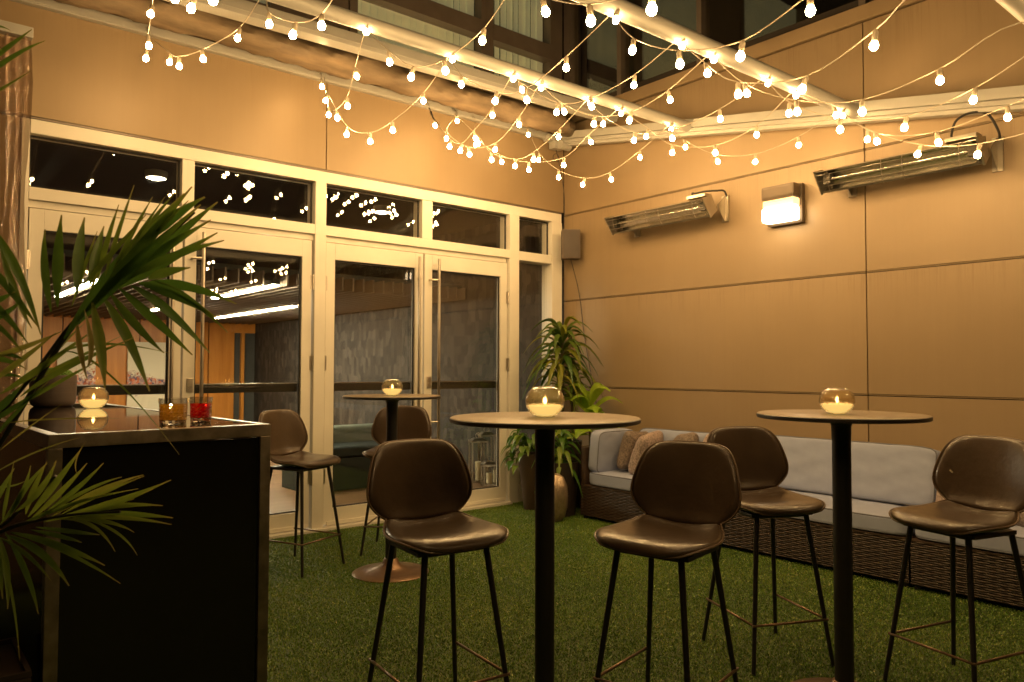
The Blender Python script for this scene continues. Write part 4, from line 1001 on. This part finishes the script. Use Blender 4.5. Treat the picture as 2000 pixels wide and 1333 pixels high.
# ------------------------------------------------------------------ palms at the left
def D(u, v, t): return atD(u, v, t)
pl = thing('potted_palm', 'large potted palm reaching over the bar counter at left', 'palm', (-6.0, -3.75, 0))
pl.location = (0, 0, 0)
ras = MB(); lv = Leaves(); rd = random.Random(3)
def leaflet(b, c, t, w, db, dt, tone, tip=.9):
    B = D(b[0], b[1], db); T_ = D(t[0], t[1], dt); C_ = D(c[0], c[1], (db+dt)/2)
    ww = (.88 if b[0] > 20 else .66)*w*(db+dt)/2/FPX; view = ((B+T_)/2-CAM).normalized(); tng = (T_-B).normalized(); sd = tng.cross(view).normalized()
    sd = (sd+view*rd.uniform(-.35, .35)).normalized()
    lv.blade(bez(B, C_, T_, 10), ww, tone, side=sd, fold=.2, peak=.38, tip_tone=tip)
R1 = spline([D(-60, 960, 1.75), D(0, 868, 1.72), D(62, 765, 1.70), D(125, 662, 1.68), D(185, 590, 1.67), D(255, 525, 1.65), D(325, 465, 1.64), D(380, 415, 1.63)], 6)
ras.tube(R1, [.0055]*10+[.0055]*12+[.003]*(len(R1)-22), 8)
R2 = spline([D(-60, 900, 1.82), D(10, 800, 1.8), D(75, 720, 1.78), D(135, 640, 1.76), D(185, 590, 1.74)], 6); ras.tube(R2, .005, 8)
for b, c, t, w, tone in [
    # upright leaflets on the upper side
    ((100, 610), (80, 520), (88, 448), 17, .25), ((112, 600), (108, 500), (120, 420), 24, .2), ((150, 575), (148, 500), (165, 425), 24, .3), ((175, 560), (185, 500), (203, 442), 20, .35),
    ((190, 548), (205, 480), (232, 400), 12, .5), ((205, 540), (225, 470), (262, 362), 10, .6), ((220, 530), (255, 460), (298, 385), 10, .5), ((235, 520), (280, 450), (345, 372), 11, .45), ((160, 560), (215, 500), (285, 420), 12, .55),
    ((140, 600), (165, 520), (190, 452), 9, .6), ((172, 585), (200, 500), (222, 432), 9, .7), ((215, 545), (262, 470), (322, 385), 9, .4), ((255, 520), (305, 450), (368, 392), 12, .3),
    # dark folded bundle
    ((125, 662), (215, 520), (360, 378), 27, .12), ((140, 645), (240, 530), (392, 400), 26, .08), ((170, 610), (260, 500), (375, 365), 25, .2), ((205, 580), (290, 500), (412, 430), 24, .1),
    ((230, 565), (310, 520), (425, 455), 24, .15), ((250, 545), (320, 500), (438, 470), 20, .2), ((260, 540), (330, 470), (425, 395), 22, .15), ((290, 545), (320, 530), (372, 523), 22, .3),
    ((275, 480), (330, 420), (400, 385), 26, .05),
    # lower side, fanning right and down
    ((285, 553), (360, 545), (462, 594), 22, .1), ((270, 553), (340, 565), (425, 622), 24, .12), ((255, 558), (320, 590), (410, 690), 22, .15), ((232, 562), (300, 620), (376, 694), 22, .2),
    ((215, 572), (262, 640), (320, 690), 20, .3), ((200, 580), (250, 650), (292, 765), 24, .45), ((180, 590), (200, 680), (205, 760), 24, .65), ((165, 605), (190, 700), (168, 720), 12, .9),
    ((150, 625), (155, 690), (170, 740), 13, .95), ((300, 548), (365, 570), (445, 650), 14, .25),
    ]: leaflet(b, c, t, w, 1.68+rd.uniform(-.05, .05), 1.62+rd.uniform(-.12, .12), tone)
for b, c, t, w, tone in [
    ((-40, 500), (20, 560), (75, 640), 22, .2), ((-20, 440), (40, 520), (80, 655), 26, .25), ((0, 480), (25, 580), (62, 642), 22, .45), ((-50, 560), (10, 610), (55, 672), 20, .2), ((-40, 620), (0, 630), (45, 690), 16, .3),
    ((-60, 640), (10, 620), (45, 585), 20, .05), ((-60, 610), (-10, 590), (30, 570), 22, .1), ((-60, 700), (0, 690), (50, 720), 20, .2),
    ((70, 735), (110, 680), (165, 632), 8, .7), ((60, 745), (110, 720), (240, 655), 9, .6), ((40, 775), (110, 720), (262, 660), 13, .5), ((20, 800), (100, 755), (200, 700), 12, .45),
    ((0, 770), (60, 735), (190, 640), 20, .55), ((-30, 700), (30, 690), (120, 648), 18, .75), ((-30, 755), (30, 715), (110, 650), 18, .7), ((100, 700), (170, 650), (330, 690), 6, .6), ((110, 690), (180, 660), (350, 888), 5, .6),
    ((-40, 840), (20, 800), (120, 740), 16, .15), ((-30, 880), (30, 800), (95, 745), 12, .2), ((-30, 820), (10, 790), (45, 750), 22, .1), ((-20, 690), (30, 690), (50, 705), 12, .05), ((-30, 740), (20, 725), (48, 740), 10, .05),
    ((0, 880), (40, 845), (120, 790), 5, .8), ((-10, 830), (80, 815), (235, 818), 5, .8), ((-20, 930), (60, 880), (155, 855), 5, .7),
    # sprigs at the top left in front of the plastic curtain
    ((-60, 150), (10, 95), (62, 58), 15, .25), ((-60, 175), (20, 105), (88, 80), 14, .2), ((-40, 200), (10, 170), (62, 138), 7, .4), ((-60, 60), (-10, 40), (20, 60), 9, .3),
    ]: leaflet(b, c, t, w, 1.72+rd.uniform(-.05, .05), 1.68+rd.uniform(-.1, .1), tone)
lv.build('leaves', 'palm', pl)
ras.tube(spline([D(-60, 150, 1.72), D(-110, 300, 1.75), D(-150, 620, 1.85), D(-190, 1000, 1.95), D(-200, 1330, 2.0)], 6), .006, 8)
ras.tube(spline([D(-60, 960, 1.75), D(-130, 1120, 1.85), D(-200, 1330, 1.98)], 6), .008, 8); ras.tube(spline([D(-60, 900, 1.82), D(-150, 1080, 1.9), D(-210, 1330, 2.0)], 6), .007, 8)
ras.tube(spline([D(-60, 600, 1.74), D(-120, 700, 1.8), D(-200, 1330, 2.0)], 6), .006, 8)
ras.build('stalk', 'rachis', pl, True)
# its square planter
c = atZ(62, 1322, .42); px, py = c.x-.36, c.y
pq = MB().box((px, py, 0), (px+.36, py+.34, .42), bev=.008).box((px+.0, py+.0, .421), (px+.36, py+.012, .435)).box((px, py+.328, .421), (px+.36, py+.34, .435)).box((px+.348, py+.013, .421), (px+.36, py+.327, .435)).box((px, py+.013, .421), (px+.012, py+.327, .435))
pq.build('planter', 'planterdark', pl)

pw = thing('low_palm', 'small yellow green palm spreading before the bar counter front', 'palm', (0, 0, 0))
lv = Leaves(); ras = MB()
ras.tube(spline([D(-80, 1090, 1.75), D(0, 1040, 1.74), D(60, 1020, 1.72), D(150, 1005, 1.70), D(235, 1000, 1.68)], 6), [.005]*12+[.003]*13, 8)
ras.tube(spline([D(-80, 1060, 1.8), D(0, 1030, 1.78), D(50, 985, 1.76), D(110, 930, 1.74)], 6), .004, 8); ras.tube(spline([D(-80, 1090, 1.75), D(-150, 1250, 1.85), D(-190, 1400, 1.9)], 4), .006, 8); ras.tube(spline([D(-80, 1060, 1.8), D(-160, 1250, 1.85), D(-200, 1400, 1.9)], 4), .005, 8)
for b, c, t, w, tone in [
    ((20, 1010), (45, 950), (92, 905), 15, .35), ((50, 1005), (60, 960), (92, 902), 12, .5), ((55, 1010), (105, 950), (158, 878), 15, .4), ((60, 1015), (125, 960), (170, 905), 12, .5), ((90, 1000), (150, 960), (202, 905), 11, .3),
    ((80, 1010), (180, 945), (238, 932), 8, .4), ((100, 1010), (190, 950), (280, 928), 12, .7), ((120, 1005), (200, 960), (282, 930), 9, .6), ((130, 1005), (230, 985), (334, 938), 13, .45), ((140, 1010), (220, 990), (300, 955), 10, .4),
    ((150, 1005), (230, 980), (318, 988), 12, .5), ((160, 1008), (250, 1000), (338, 1012), 14, .3), ((140, 1012), (240, 1005), (335, 1025), 10, .55), ((130, 1015), (215, 1010), (262, 1040), 9, .5), ((120, 1015), (190, 1010), (225, 1078), 8, .6),
    ((150, 1010), (240, 1030), (268, 1085), 6, .5), ((60, 1020), (120, 980), (270, 955), 8, .35), ((40, 1025), (120, 985), (200, 970), 10, .3), ((70, 1030), (150, 1040), (195, 1045), 10, .25), ((60, 1035), (130, 1050), (160, 1060), 10, .2),
    ((20, 1040), (120, 1060), (205, 1105), 20, .25), ((10, 1045), (90, 1070), (135, 1145), 22, .2), ((30, 1040), (130, 1070), (235, 1140), 9, .3), ((0, 1050), (60, 1080), (100, 1135), 12, .3),
    ((0, 1050), (20, 1120), (15, 1190), 18, .3), ((-10, 1050), (30, 1140), (38, 1290), 8, .4), ((10, 1040), (60, 1120), (75, 1200), 16, .15), ((-20, 1000), (0, 960), (28, 915), 16, .3), ((5, 1020), (10, 980), (28, 900), 10, .4), ((-20, 1040), (0, 1090), (5, 1170), 20, .25),
    ((150, 925), (140, 900), (168, 862), 3, .9), ((-10, 950), (20, 955), (50, 940), 6, .5), ((30, 1000), (90, 960), (110, 900), 14, .45), ((0, 1025), (50, 970), (60, 910), 14, .3), ((85, 1020), (170, 1000), (262, 975), 9, .5)]:
    leaflet(b, c, t, w*1.05, 1.75+rd.uniform(-.04, .04), 1.62+rd.uniform(-.08, .08), tone, .95)
lv.build('leaves', 'palmlow', pw); ras.build('stalk', 'rachis', pw, True)
q = atD(-190, 1400, 1.9)
MB().lathe([(0, 0), (.13, 0), (.17, max(.25, q.z)), (.15, max(.25, q.z)), (.14, .2), (0, .2)], (q.x, q.y, 0), 32).build('planter', 'planterdark', pw, True)

# ------------------------------------------------------------------ clear plastic curtain
pc = thing('plastic_curtain', 'crumpled clear plastic weather curtain gathered at the left edge', 'curtain', (-4.66, -.5, 0))
v = []; f = []; nx, nz = 120, 110
for i in range(nx+1):
    for k in range(nz+1):
        s = i/nx; z = 3.12*k/nz; fold = .035*math.sin(s*44+1.5*math.sin(z*1.3))+.022*math.sin(s*150+1.1*math.sin(z*2.3))+.02*math.sin(s*97+z*2)+.008*math.sin(z*17+s*40)+.006*math.sin(z*41+s*91)
        v.append((-s*.95+.012*math.sin(z*5+s*20), fold+.006*random.uniform(-1, 1), z+.02*math.sin(s*30)))
for i in range(nx):
    for k in range(nz): a = i*(nz+1)+k; f.append((a, a+1, a+nz+2, a+nz+1))
MB().add(v, f).build('sheet', 'pvc', pc, True)
bx('top_bar', (-.98, -.03, 3.13), (.01, .03, 3.19), 'beam', pc, .005)
bx('side_post', (-.94, .12, 0), (-.86, .2, 3.3), 'umull', pc, .005)

# ------------------------------------------------------------------ render settings
S.view_settings.view_transform = 'Standard'; S.view_settings.look = 'None'; S.view_settings.exposure = 0; S.view_settings.gamma = 1
S.render.engine = 'CYCLES'; c = S.cycles
c.use_denoising = True
try: c.denoising_prefilter = 'ACCURATE'; c.denoising_input_passes = 'RGB_ALBEDO_NORMAL'
except Exception: pass
try: c.denoiser = 'OPENIMAGEDENOISE'
except Exception: pass
c.max_bounces = 10; c.diffuse_bounces = 4; c.glossy_bounces = 5; c.transmission_bounces = 6; c.transparent_max_bounces = 24
c.sample_clamp_indirect = 6; c.sample_clamp_direct = 0; c.caustics_reflective = False; c.caustics_refractive = False
c.use_light_tree = True
